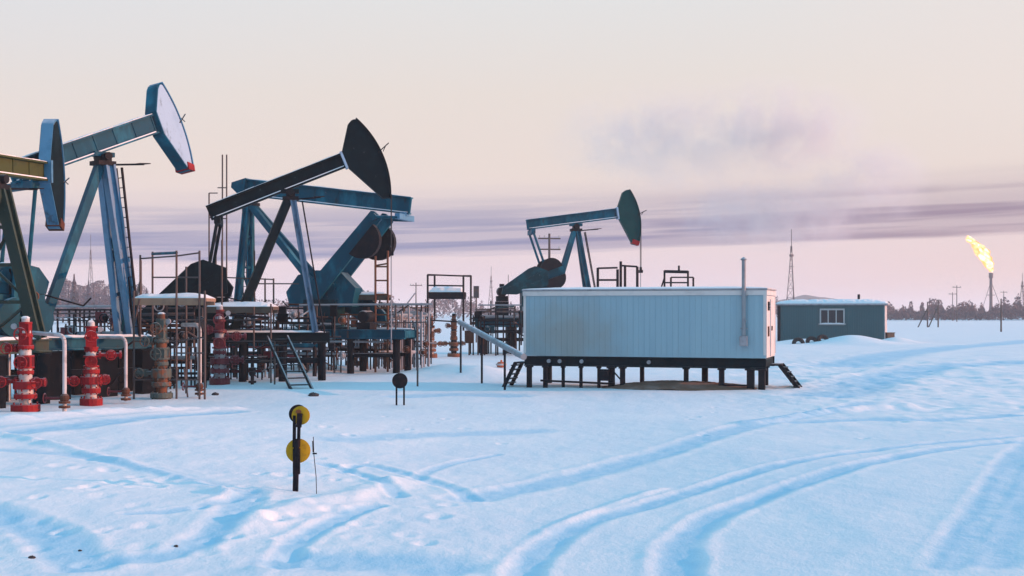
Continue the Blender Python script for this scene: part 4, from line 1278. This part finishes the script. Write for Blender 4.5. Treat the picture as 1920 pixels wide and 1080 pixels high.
# bare soil exposed under the cabin
def soil():
    cx, cy = gp(1255, 728)
    cy = 44.6; cx = gx(1268, cy)
    vs = []; fs = []
    nx, ny = 60, 24
    for j in range(ny + 1):
        for i in range(nx + 1):
            u = i / nx * 2 - 1; v = j / ny * 2 - 1
            x = cx + u * 2.7; y = cy + v * 1.4 - u * .5
            vs.append((x, y, 0))
    A = np.array(vs)
    hh = terrain(A[:, 0], A[:, 1])
    U = np.array([(i / nx * 2 - 1, j / ny * 2 - 1) for j in range(ny + 1) for i in range(nx + 1)])
    e = 1 - (U[:, 0] ** 2 + U[:, 1] ** 2) * (1 + .4 * fbm(A[:, 0] * .9, A[:, 1] * .9, 5, 3))
    z = hh + np.clip(e, -.4, 1) * .26 + .05 * fbm(A[:, 0] * 3, A[:, 1] * 3, 9, 3) * np.clip(e + .3, 0, 1)
    A[:, 2] = z
    for j in range(ny):
        for i in range(nx):
            a = j * (nx + 1) + i; fs.append((a, a + 1, a + nx + 2, a + nx + 1))
    mb = MB(); mb.add([tuple(p) for p in A], fs)
    o = mb.build('soil_patch', 'dirt', None, smooth=True)
    tag(o, 'bare brown soil patch thawed through the snow under the raised cabin', 'ground', kind='structure')


soil()


# inclined insulated pipe into the cabin's left end
def incline():
    a = Vector((gx(858, 62), 62, gz(600, 62))); b = Vector((gx(984, 43.0), 43.0, gz(668, 43.0)))
    a = Vector((gx(862, 52), 52, gz(604, 52))); b = Vector((gx(982, 41.2), 41.2, gz(669, 41.2)))
    root = thing('pipeline', 'sloping grey insulated pipe running down to the left end of the white cabin', 'pipe', (b.x, b.y, H(b.x, b.y)))
    o = Vector(root.location)
    mb = MB().tube(a - o, b - o, .105, 12)
    p = mb.build('pipe_run', 'pipe_insul', root, smooth=True)
    mb = MB()
    for i in range(1, 12):
        t = i / 12; q = (a - o).lerp(b - o, t); d = (b - a).normalized()
        mb.tube(q - d * .03, q + d * .03, .116, 12)
    mb.build('strap', 'grey_steel', p)
    for t in (.02, .4, .75):
        q = (a - o).lerp(b - o, t); w = q + o
        MB().tube((q.x, q.y, H(w.x, w.y) - o.z - .2), (q.x, q.y, q.z - .1), .04, 6).build('support', 'dark_steel', root)


incline()


# single posts with valve boxes near the cabin
def valve_post(label, px, py, hpx, box, m='rail_steel'):
    x, y = gp(px, py); h = hpx / F * y
    root = thing('valve_post', label, 'post', (x, y, H(x, y)), 0, 'valve posts left of the cabin')
    MB().tube((0, 0, -.15), (0, 0, h), .06, 8).build('post', m, root)
    MB().box((0, 0, h - box[1] / 2), (box[0], box[0] * .8, box[1])).box((0, -box[0] * .41, h - box[1] / 2), (box[0] * .7, .02, box[1] * .7)).build('valve_box', box[2], root)


valve_post('thin post with a rusty valve box beside the sloping pipe', 880, 668, 46, (.55, .75, 'rust_steel'))
valve_post('short thin post with a small dark valve right of the sloping pipe', 904, 670, 34, (.22, .4, 'rust_steel'))
valve_post('tall post with a dark box on top right of the small railed platform', 893, 645, 106, (.45, 1.0, 'rail_steel'))


# ------------------------------------------------------------------ teal hut
def hut():
    D = 110.0
    rz = R(-19)
    xr = gx(1658, D)
    L = 8.95; Wd = 3.4
    zt = gz(572, D)
    root = thing('hut', 'dark teal sheet metal hut with snow on its flat roof and one small window', 'hut', (xr, D, 0), rz)
    mb = MB().box((-L / 2, Wd / 2, zt / 2 - .1), (L, Wd, zt + .2))
    for i in range(1, 45):
        mb.box((-L + L * i / 45, -.02, zt / 2), (.05, .05, zt - .1))
    w = mb.build('wall', 'hut_cladding', root)
    MB().box((-L + .02, -.06, zt / 2), (.26, .14, zt)).build('corner_post', 'dark_steel', root)
    MB().box((.03, Wd / 2, zt / 2), (.07, Wd - .1, zt - .1)).build('end_wall', 'pipe_white', root)  # pale end wall, the sunlight on this side put into its colour
    rf = MB().box((-L / 2, Wd / 2, zt + .07), (L + .6, Wd + .5, .14)).build('roof', 'grey_steel', root)
    cap((-L / 2, Wd / 2, zt + .153), (L + .6, Wd + .5), .34, 0, 12).build('snow_cap', 'snow_pack', rf)
    MB().tube((-2.2, 1.2, zt + .1), (-2.2, 1.2, zt + .95), .11, 8).build('vent_pipe', 'dark_steel', root)
    wx, wz = -4.35, gz(594, D)
    f = MB()
    for dx, dz, sx, sz in ((0, .64, 2.1, .14), (0, -.64, 2.1, .16), (-1.0, 0, .12, 1.14), (1.0, 0, .12, 1.14), (-.34, 0, .09, 1.14), (.34, 0, .09, 1.14)):
        f.box((wx + dx, -.075, wz + dz), (sx, .08, sz))
    f.box((wx, -.1, wz - .64), (2.3, .14, .1))
    fo = f.build('window', 'frame_white', root)
    MB().box((wx, -.06, wz), (1.86, .03, 1.1)).build('pane', 'glass_dark', fo)
    cap((wx, -.14, wz - .585), (2.1, .12), .05, 0, 8).build('snow_cap', 'snow_pack', fo)
    return root


hut()
# old tyres lying in the drift
x_, y_ = gx(1498, 104.0), 104.0
for i, (dx, lb) in enumerate(((0, 'left one of three dark tyres half buried in snow at the hut wall'), (1.1, 'middle one of three dark tyres half buried in snow at the hut wall'), (2.0, 'right one of three dark tyres half buried in snow at the hut wall'))):
    xx = x_ + dx; yy = y_ + .2
    t = MB().ring((0, 0, 0), .36, .17, 'y', 16, 8).build('tyre', 'rubber', None, smooth=True)
    t.location = (xx, yy, H(xx, yy) + .0)
    t.rotation_euler = (R(-18 - 7 * i), 0, R(10 * i - 8))
    tag(t, lb, 'tyre', 'tyres beside the hut')
# snow covered pallet bin by the hut's lit end
xx, yy = gx(1671, 110), 110.6
t = thing('debris_box', 'small brown box in the snow at the lit right end of the hut', 'box', (xx, yy, H(xx, yy)), .3)
MB().box((0, 0, .35), (.7, .6, .7)).build('body', 'timber', t); MB().box((0, 0, .73), (.78, .68, .06)).build('lid', 'timber', t)


# ------------------------------------------------------------------ markers
def disc(mb, c, r, th, tilt_z=0.0):
    n = 28
    ca, sa = math.cos(tilt_z), math.sin(tilt_z)
    prof = [(0.001, -th / 2), (r - .006, -th / 2), (r, -th / 2 + .004), (r, th / 2 - .004), (r - .006, th / 2), (.001, th / 2)]
    vs = []; fs = []
    for q, d in prof:
        for i in range(n):
            a = 2 * PI * i / n
            x, y, z = q * math.cos(a), d, q * math.sin(a)
            vs.append((c[0] + x * ca - y * sa, c[1] + x * sa + y * ca, c[2] + z))
    for k in range(len(prof) - 1):
        for i in range(n):
            fs.append((k * n + i, k * n + (i + 1) % n, (k + 1) * n + (i + 1) % n, (k + 1) * n + i))
    mb.add(vs, fs)
    return mb


def marker():
    x, y = gp(555, 932)
    z0 = H(x, y)
    k = y / F
    root = thing('marker_post', 'dark pipeline marker post with two round yellow discs standing in the snow', 'marker', (x, y, z0), 0)
    zz = lambda py: (932 - py) * k
    MB().bar((-.012, 0, -.2), (0.01, 0, zz(835)), .075, .075).bar((-.03, .02, zz(850)), (-.024, .02, zz(790)), .045, .05).bar((.032, .02, zz(850)), (.045, .02, zz(785)), .045, .05).build('post', 'marker_post', root, bevel=.006)
    dx = lambda px: (px - 555) * k
    lo = disc(MB(), (dx(558), .055, zz(857)), 23 * k, .018, R(4)).build('disc', 'yellow_paint', root, smooth=True)
    MB().bar((dx(556), .0, zz(852)), (dx(556), .0, zz(900)), .10, .07).build('clamp', 'marker_post', root, bevel=.005)
    up = disc(MB(), (dx(564), .0, zz(790)), 17.5 * k, .016, R(-6)).build('disc', 'yellow_paint', root, smooth=True)
    st = MB(); st.prism([(.02 * math.cos(a) * 2.2 + .0, .017 * math.sin(a) * 2) for a in np.linspace(0, 2 * PI, 9)[:-1]], lambda p, q, d: (dx(560) + p, d, zz(783) + q), -.016, -.012)
    st.build('stain', 'sign_stain', up)
    disc(MB(), (dx(557), .09, zz(788)), 17.5 * k, .016, R(20)).build('back_disc', 'marker_post', root, smooth=True)
    MB().bar((dx(563), -.035, zz(786)), (dx(561), -.03, zz(812)), .075, .045).build('clamp', 'marker_post', root, bevel=.005)
    # thin wire stake to the right
    xs, ys = gp(594, 936)
    st = thing('wire_stake', 'thin bent wire stake in the snow right of the yellow marker', 'stake', (xs, ys, H(xs, ys)), 0)
    MB().path([(0, 0, -.1), (-.01, 0, .25), (-.04, 0, .55), (-.05, 0, .82)], .006, 5).build('wire', 'cable', st)
    MB().bar((-.05, 0, .60), (-.055, 0, .76), .02, .03).box((-.03, 0, .58), (.06, .02, .02)).build('peg', 'marker_post', st)
    # black disc
    x, y = gp(750, 758)
    k = y / F
    root = thing('marker_sign', 'small round black marker disc on two thin legs in the snow', 'marker', (x, y, H(x, y)), 0)
    for px in (743.5, 757.5):
        MB().bar(((px - 750) * k, 0, -.2), ((px - 750) * k, 0, 44 * k), .05, .05).build('leg', 'marker_post', root)
    disc(MB(), (0, -.05, 46 * k), 14.5 * k, .03).build('disc', 'marker_post', root, smooth=True)
    MB().ring((0, -.055, 46 * k), 13.2 * k, .018, 'y', 22).build('rim', 'marker_post', root)
    # tall thin rusty rod behind it
    return root


marker()
rails_thing('thin_post', 'thin rusty post right of the black marker disc', 'post', [(783, 640, 724, 46)], [(776, 650, 790, 650, 46, 46)], r=.035)

# clods on the snow
for px, py, s, lb in ((60, 1046, 0.030, 'dark clod of frozen earth on the snow, the one nearest the lower left corner'), (330, 1027, 0.021, 'small dark clod on the snow below the rut end left of the marker'), (150, 1033, 0.018, 'tiny dark clod between the two others in the lower left snow'), (588, 742, .12, 'dark lump lying on the snow behind the steep metal steps'), (404, 740, .09, 'dark lump on the snow in front of the dark red wellhead')):
    x, y = gp(px, py)
    mb = MB(); mb.ball((0, 0, 0), s, 6, .7)
    rr = random.Random(px)
    mb.v = [(a * rr.uniform(.7, 1.3) * 1.3, b * rr.uniform(.7, 1.3), c * rr.uniform(.7, 1.2)) for a, b, c in mb.v]
    o = mb.build('clod', 'clod'); o.location = (x, y, H(x, y) + s * .3)
    tag(o, lb, 'clod', 'dark clods lying on the snow')
x, y = gp(940, 692)
o = thing('orange_cap', 'small orange cap with a pale band in the snow left of the cabin', 'cap', (x, y, H(x, y)))
MB().lathe([(.02, 0), (.20, .03), (.24, .14), (.17, .25), (.05, .28), (.04, .36), (.01, .36)], n=12).build('body', 'orange_plastic', o, smooth=True)
MB().lathe([(.245, .11), (.26, .13), (.26, .17), (.245, .19)], n=12).build('band', 'pipe_white', o)


# ------------------------------------------------------------------ far masts, poles, flare
def lattice_mast(label, px, ytop, D, w, m='mast_steel', ywaist=None):
    x = gx(px, D); z0 = H(x, D); zt = gz(ytop, D)
    root = thing('lattice_mast', label, 'mast', (x, D, z0), .4, 'distant masts')
    h = zt - z0
    mb = MB(); n = 9
    cs = [(math.cos(2 * PI * i / 3 + .5), math.sin(2 * PI * i / 3 + .5)) for i in range(3)]
    ww = lambda t: w * (1 - t) ** 1.3 + .16
    for a in cs:
        mb.path([(a[0] * ww(t), a[1] * ww(t), h * t * .82) for t in np.linspace(0, 1, 6)], .09, 5)
    for k in range(n):
        t0, t1 = k / n, (k + 1) / n
        for i in range(3):
            a, c = cs[i], cs[(i + 1) % 3]
            mb.tube((a[0] * ww(t0), a[1] * ww(t0), h * t0 * .82), (c[0] * ww(t1), c[1] * ww(t1), h * t1 * .82), .045, 4)
            mb.tube((a[0] * ww(t1), a[1] * ww(t1), h * t1 * .82), (c[0] * ww(t1), c[1] * ww(t1), h * t1 * .82), .045, 4)
    mb.build('lattice', m, root)
    MB().tube((0, 0, h * .78), (0, 0, h), .09, 6).build('top_rod', m, root)
    mb = MB().box((0, 0, h * .72), (.7, .7, .5)).tube((-.7, 0, h * .60), (.7, 0, h * .60), .06, 5)
    mb.build('antenna', m, root)


lattice_mast('slim tall lattice mast rising behind the teal hut', 1484, 430, 300, 1.5)
lattice_mast('faint far lattice mast seen between the legs of the blue pumpjack', 170, 440, 480, 2.2)
lattice_mast('faint far lattice mast left of the far teal pumpjack', 921, 500, 480, 1.6)
lattice_mast('dark structure tower at the right edge of the picture', 1917, 512, 430, 1.7)


def pole(label, px, ytop, ybase, D, arms=1, r=.13, brace=False):
    x = gx(px, D); z0 = H(x, D); h = gz(ytop, D) - z0
    root = thing('utility_pole', label, 'pole', (x, D, z0), .15, 'wooden utility poles')
    MB().tube((0, 0, -.4), (0, 0, h), r, 7, r * .7).build('post', 'wood_pole', root)
    for i in range(arms):
        z = h - .5 - i * 1.1
        a = MB().bar((-1.15, 0, z), (1.15, 0, z), .12, .14).build('crossarm', 'wood_pole', root)
        mb = MB()
        for q in (-1.0, 0 if i else -.5, 1.0):
            mb.tube((q, 0, z + .07), (q, 0, z + .32), .06, 5)
        mb.build('insulator', 'frame_white', a)
    if brace:
        MB().tube((-1.6, .5, -.3), (0, 0, h * .75), r * .8, 6).build('strut', 'wood_pole', root)
    return root


pole('double armed utility pole behind the brace of the far teal pumpjack', 1030, 438, 600, 130, 2, .16)
pole('short braced utility pole on the snow right of the teal hut', 1759, 562, 0, 215, 0, .13, True)
pole('short plain utility pole just left of the braced one', 1739, 566, 0, 215, 0, .13, True)
pole('thin dark post on the snow plain under the flare', 1877, 560, 0, 165, 0, .12)
pole('utility pole in front of the right tree line, left of the flare', 1794, 535, 0, 330, 1)
pole('slim leaning utility pole between the headless pumpjack and the railed platform', 780, 530, 0, 240, 1)
pole('utility pole with a low arm seen left of the work platform posts', 264, 488, 0, 120, 0, .15, True)
pole('pale pole rising right of the far tree line gap', 1786, 548, 0, 360, 1)
pole('dark pole just right of the flare stack', 1882, 545, 0, 400, 1)
pole('thin pole behind the railed platform by the far pumpjack', 953, 515, 0, 350, 0)


def flame_mat():
    m = bpy.data.materials.new('flame'); m.use_nodes = True
    g = NG(m.node_tree)
    nt = m.node_tree
    for n in list(nt.nodes):
        nt.nodes.remove(n)
    out = g.n('ShaderNodeOutputMaterial')
    tc = g.n('ShaderNodeTexCoord')
    nz = g.noise(tc.outputs['Object'], .40, 5, .65)
    lw = g.n('ShaderNodeLayerWeight'); lw.inputs[0].default_value = .5
    core = g.m('SUBTRACT', 1.0, lw.outputs['Facing'])
    f = g.m('ADD', g.m('MULTIPLY', core, 1.0), g.m('MULTIPLY', g.m('SUBTRACT', nz, .5), 1.5))
    col = g.ramp(f, [(0.05, (1.0, .30, .05)), (.45, (1.0, .48, .12)), (.75, (1.0, .72, .32)), (1.0, (1.0, .95, .75))])
    em = g.n('ShaderNodeEmission'); g.put(em.inputs[0], col); em.inputs[1].default_value = 1.7
    tr = g.n('ShaderNodeBsdfTransparent')
    mx = g.n('ShaderNodeMixShader')
    g.put(mx.inputs[0], g.ss(f, .02, .34))
    nt.links.new(tr.outputs[0], mx.inputs[1]); nt.links.new(em.outputs[0], mx.inputs[2])
    nt.links.new(mx.outputs[0], out.inputs[0])
    MATS['flame'] = m


flame_mat()


def flare():
    D = 560.0
    x = gx(1858, D); z0 = H(x, D)
    k = D / F
    root = thing('flare_stack', 'gas flare stack rising from the far tree line', 'flare stack', (x, D, z0))
    zt = gz(512, D) - z0
    MB().tube((0, 0, -.5), (0, 0, zt), .75, 10, .6).lathe([(.5, zt - 2.2), (.95, zt - 2.2), (.95, zt), (.7, zt + .1)], n=10).build('stack', 'mast_steel', root)
    for a in (0, 2.1, 4.2):
        MB().tube((math.cos(a) * 6, math.sin(a) * 6, 0), (math.cos(a) * .5, math.sin(a) * .5, zt * .75), .12, 4).build('stay', 'mast_steel', root)
    MB().lathe([(.7, zt * .5), (1.7, zt * .5), (1.7, zt * .5 + .25), (.7, zt * .5 + .25)], n=10).build('gallery', 'mast_steel', root)
    # flame: leaning, licking body
    pts = [(0, 0, .5), (-.6, 0, 2.0), (-1.8, .2, 5.0), (-3.2, .3, 8.2), (-5.0, .3, 11.2), (-7.0, .2, 13.2), (-8.6, 0, 14.8), (-10.2, 0, 16.3)]
    rad = [.6, 1.5, 2.7, 3.3, 3.3, 2.9, 2.0, .3]
    C = [Vector(p) for p in pts]
    mb = MB(); n = 20; rings = []
    sub = 5
    rnd = random.Random(4)
    vs = []; fs = []
    rows = []
    for i in range((len(C) - 1) * sub + 1):
        a = min(i // sub, len(C) - 2); t = i / sub - a
        c = C[a].lerp(C[a + 1], t); r = rad[a] * (1 - t) + rad[a + 1] * t
        rows.append((c, r))
    for i, (c, r) in enumerate(rows):
        for j in range(n):
            an = 2 * PI * j / n
            q = r * (1 + .28 * math.sin(3 * an + i * .45) * (i / len(rows)) + .18 * math.sin(5 * an - i * .8))
            vs.append((c.x + math.cos(an) * q, c.y + math.sin(an) * q, c.z + math.sin(an * 2 + i) * .25 + (-.35 * math.cos(an) * q)))
    for i in range(len(rows) - 1):
        for j in range(n):
            fs.append((i * n + j, i * n + (j + 1) % n, (i + 1) * n + (j + 1) % n, (i + 1) * n + j))
    fs += [tuple(range(n))[::-1], tuple(range((len(rows) - 1) * n, len(rows) * n))]
    mb.add(vs, fs)
    fl = mb.build('flame', 'flame', None, smooth=True)
    fl.location = (x, D, z0 + zt)
    tag(fl, 'bright yellow gas flame leaning left from the flare stack tip', 'flame')


flare()


# ------------------------------------------------------------------ trees
def crown_mesh(h, w, seed, n, shape='shrub', leaf=.5):
    rnd = random.Random(seed)
    mb = MB()
    for i in range(n):
        t = rnd.random() ** .8
        if shape == 'conifer':
            r = w * (1 - t) * (.45 + .55 * rnd.random()) * (.75 + .25 * math.sin(t * 26))
        else:
            r = w * math.sin(PI * min(.97, .12 + .85 * t)) ** .8 * math.sqrt(rnd.random())
        a = rnd.uniform(0, 2 * PI)
        c = Vector((r * math.cos(a), r * math.sin(a), h * (.12 + .88 * t)))
        s = leaf * rnd.uniform(.5, 1.3) * (1.15 - .6 * t)
        u = Vector((rnd.gauss(0, 1), rnd.gauss(0, 1), rnd.gauss(0, .6))).normalized(); v = u.cross(Vector((rnd.gauss(0, 1), rnd.gauss(0, 1), rnd.gauss(0, 1)))).normalized()
        k = len(mb.v)
        mb.add([c - u * s, c + v * s * .6, c + u * s, c - v * s * .6], [(0, 1, 2, 3)])
    return mb


PROTO = {}


def tree(kind, label, x, y, h, group, name='pine_tree'):
    seed, shape = kind
    z = H(x, y)
    key = kind
    if key not in PROTO:
        root = thing(name, label, 'tree', (x, y, z), 0, group)
        MB().tube((0, 0, -.3), (0, 0, 6.4), .16, 7, .03).build('trunk', 'trunk_bark', root)
        crown_mesh(7.0, 1.35 if shape == 'conifer' else 2.4, seed, 2400, shape, .17).build('crown', 'foliage_haze_frost', root)
        root.scale = (h / 7,) * 3
        PROTO[key] = root
        return root
    return dup(PROTO[key], (x, y, z), seed * 1.3 + x, label, group, h / 7)


TD = 270.0
spots = [(108, 530, 'c', 1), (118, 521, 's', 2), (128, 526, 's', 3), (139, 514, 'c', 4), (147, 534, 's', 2), (156, 536, 's', 3), (166, 527, 'c', 1), (176, 530, 's', 2), (186, 526, 's', 5), (196, 537, 'c', 4), (208, 532, 's', 3), (248, 535, 's', 5), (262, 532, 's', 2), (275, 540, 'c', 1), (240, 541, 's', 3)]
names = ['first', 'second', 'third']
for i, (px, yt, sh, sd_) in enumerate(spots):
    D = TD + (i * 37 % 50)
    x = gx(px, D); h = gz(yt, D) - H(x, D)
    side = 'seen between the legs of the blue pumpjack' if px < 225 else 'seen right of the blue front leg'
    tree((sd_, 'conifer' if sh == 'c' else 'shrub'),
         ('narrow hazy frosted pine tree ' if sh == 'c' else 'bushy hazy frosted grey tree ') + side, x, D, h, ('narrow pines ' if sh == 'c' else 'bushy trees ') + side, 'pine_tree' if sh == 'c' else 'bushy_tree')


# far woods as masses
def woods(label, x0, x1, D0, D1, hfun, n, seed, leaf, name='treeline', m='far_wood'):
    rnd = np.random.default_rng(seed)
    px = rnd.uniform(x0, x1, n); D = rnd.uniform(D0, D1, n)
    hh = hfun(px) * (.75 + .35 * vnoise(px / 7.0, D * .0 + 3, seed)) * np.where(rnd.random(n) < .06, rnd.uniform(1.05, 1.4, n), rnd.random(n) ** .55)
    x = (px - 960) / F * D; z = np.maximum(.1, hh * D / F)
    s = leaf * (.5 + rnd.random(n)) * D0 / 300
    u = rnd.normal(size=(n, 3)); u[:, 2] *= 1.4; u /= np.linalg.norm(u, axis=1)[:, None]
    v = np.cross(u, rnd.normal(size=(n, 3))); v /= np.linalg.norm(v, axis=1)[:, None]
    c = np.stack([x, D, z], 1)
    q = np.stack([c - u * s[:, None], c + v * s[:, None] * .5, c + u * s[:, None], c - v * s[:, None] * .5], 1).reshape(-1, 3)
    me = bpy.data.meshes.new(name)
    me.vertices.add(len(q)); me.vertices.foreach_set('co', q.astype(np.float32).ravel())
    me.loops.add(n * 4); me.loops.foreach_set('vertex_index', np.arange(n * 4, dtype=np.int32))
    me.polygons.add(n); me.polygons.foreach_set('loop_start', np.arange(0, n * 4, 4, dtype=np.int32))
    me.update(); me.validate()
    me.materials.append(MATS[m])
    o = bpy.data.objects.new(name, me); sc.collection.objects.link(o)
    tag(o, label, 'woods', kind='stuff')


woods('dark far wood along the horizon right of the teal hut', 1640, 2050, 380, 470, lambda p: 29 + 4 * np.sin(p / 23) + 5 * np.sin(p / 61 + 1), 30000, 3, .30)
woods('low pale far scrub along the horizon behind the pumpjacks', -60, 1480, 480, 640, lambda p: 30 + 16 * np.exp(-((p - 660) / 150) ** 2) + 26 * np.exp(-((p - 150) / 110) ** 2) + 8 * np.sin(p / 31), 42000, 7, .30)


def hill():
    # low dark wooded rise far behind the hut
    mb = MB(); D = 1300.0; k = D / F
    n = 40; vs = []; fs = []
    prof = lambda u: 24 + 16 * math.exp(-((u - .55) / .22) ** 2) + 2.0 * math.sin(u * 40)
    rows = 6
    for j in range(rows + 1):
        for i in range(n + 1):
            u = i / n; px = 1430 + u * 300
            d = D + j * 60
            z = prof(u) * k * math.sin(PI * j / rows) * math.sin(PI * min(1, max(0, u))) ** .5
            vs.append((gx(px, D), d, z - .5))
    for j in range(rows):
        for i in range(n):
            a = j * (n + 1) + i; fs.append((a, a + 1, a + n + 2, a + n + 1))
    mb.add(vs, fs)
    o = mb.build('hills', 'far_wood', None, smooth=True)
    tag(o, 'low purple wooded hills on the horizon', 'hills', kind='structure')


hill()
print('objects', len(sc.objects))


# ------------------------------------------------------------------ air
def haze():
    mb = MB().box((0, 2570, 19.2), (6600, 5330, 40.4))
    m = bpy.data.materials.new('haze'); m.use_nodes = True
    g = NG(m.node_tree)
    for n in list(m.node_tree.nodes):
        m.node_tree.nodes.remove(n)
    out = g.n('ShaderNodeOutputMaterial')
    v = g.n('ShaderNodeVolumePrincipled')
    v.inputs['Color'].default_value = (1.0, .95, .965, 1)
    v.inputs['Density'].default_value = .00036
    v.inputs['Anisotropy'].default_value = 0.0
    m.node_tree.links.new(v.outputs[0], out.inputs['Volume'])
    MATS['haze'] = m
    o = mb.build('haze', 'haze')
    tag(o, 'thin frosty haze over the whole snow plain', 'haze', kind='stuff')


haze()


def smoke():
    D = 1000.0; k = D / F
    cx, cz = gx(1370, D), gz(275, D)
    m = bpy.data.materials.new('smoke'); m.use_nodes = True
    g = NG(m.node_tree)
    for n in list(m.node_tree.nodes):
        m.node_tree.nodes.remove(n)
    out = g.n('ShaderNodeOutputMaterial')
    v = g.n('ShaderNodeVolumePrincipled')
    v.inputs['Color'].default_value = (.95, .92, .95, 1)
    tc = g.n('ShaderNodeTexCoord')
    p = tc.outputs['Object']
    lobes = [((-40, 0, 6), (120, 44, 52), .75), ((35, 0, 12), (95, 44, 50), 1.0), ((105, 0, -28), (62, 36, 46), .85), ((40, 0, -52), (100, 38, 36), 1.35)]
    fall = None
    for c, r, q in lobes:
        mp = g.n('ShaderNodeMapping'); g.put(mp.inputs[0], p)
        mp.inputs['Location'].default_value = tuple(-c[i] / r[i] for i in range(3))
        mp.inputs['Scale'].default_value = tuple(1 / v_ for v_ in r)
        ln = g.n('ShaderNodeVectorMath', operation='LENGTH')
        g.put(ln.inputs[0], mp.outputs[0])
        f = g.m('MULTIPLY', g.m('SUBTRACT', 1.0, g.ss(ln.outputs['Value'], .25, 1.0)), q)
        fall = f if fall is None else g.m('MAXIMUM', fall, f)
    nz = g.noise(p, .045, 7, .66)
    d = g.m('MULTIPLY', fall, g.ss(nz, .34, .66))
    g.put(v.inputs['Density'], g.m('MULTIPLY', d, .036))
    m.node_tree.links.new(v.outputs[0], out.inputs['Volume'])
    MATS['smoke'] = m
    import bmesh
    bm = bmesh.new()
    for c, r, q in lobes:
        for i in range(1, 12):
            for j in range(20):
                th = PI * i / 12; ph = 2 * PI * j / 20
                bm.verts.new((c[0] + r[0] * math.sin(th) * math.cos(ph), c[1] + r[1] * math.sin(th) * math.sin(ph), c[2] + r[2] * math.cos(th)))
    bmesh.ops.convex_hull(bm, input=bm.verts[:])
    for vv in [x for x in bm.verts if not x.link_faces]:
        bm.verts.remove(vv)
    me = bpy.data.meshes.new('smoke_plume'); bm.to_mesh(me); bm.free()
    me.materials.append(m)
    o = bpy.data.objects.new('smoke_plume', me); sc.collection.objects.link(o)
    o.location = (cx, D, cz)
    tag(o, 'pale lilac steam plume drifting across the sky above the flare field', 'smoke', kind='stuff')


smoke()
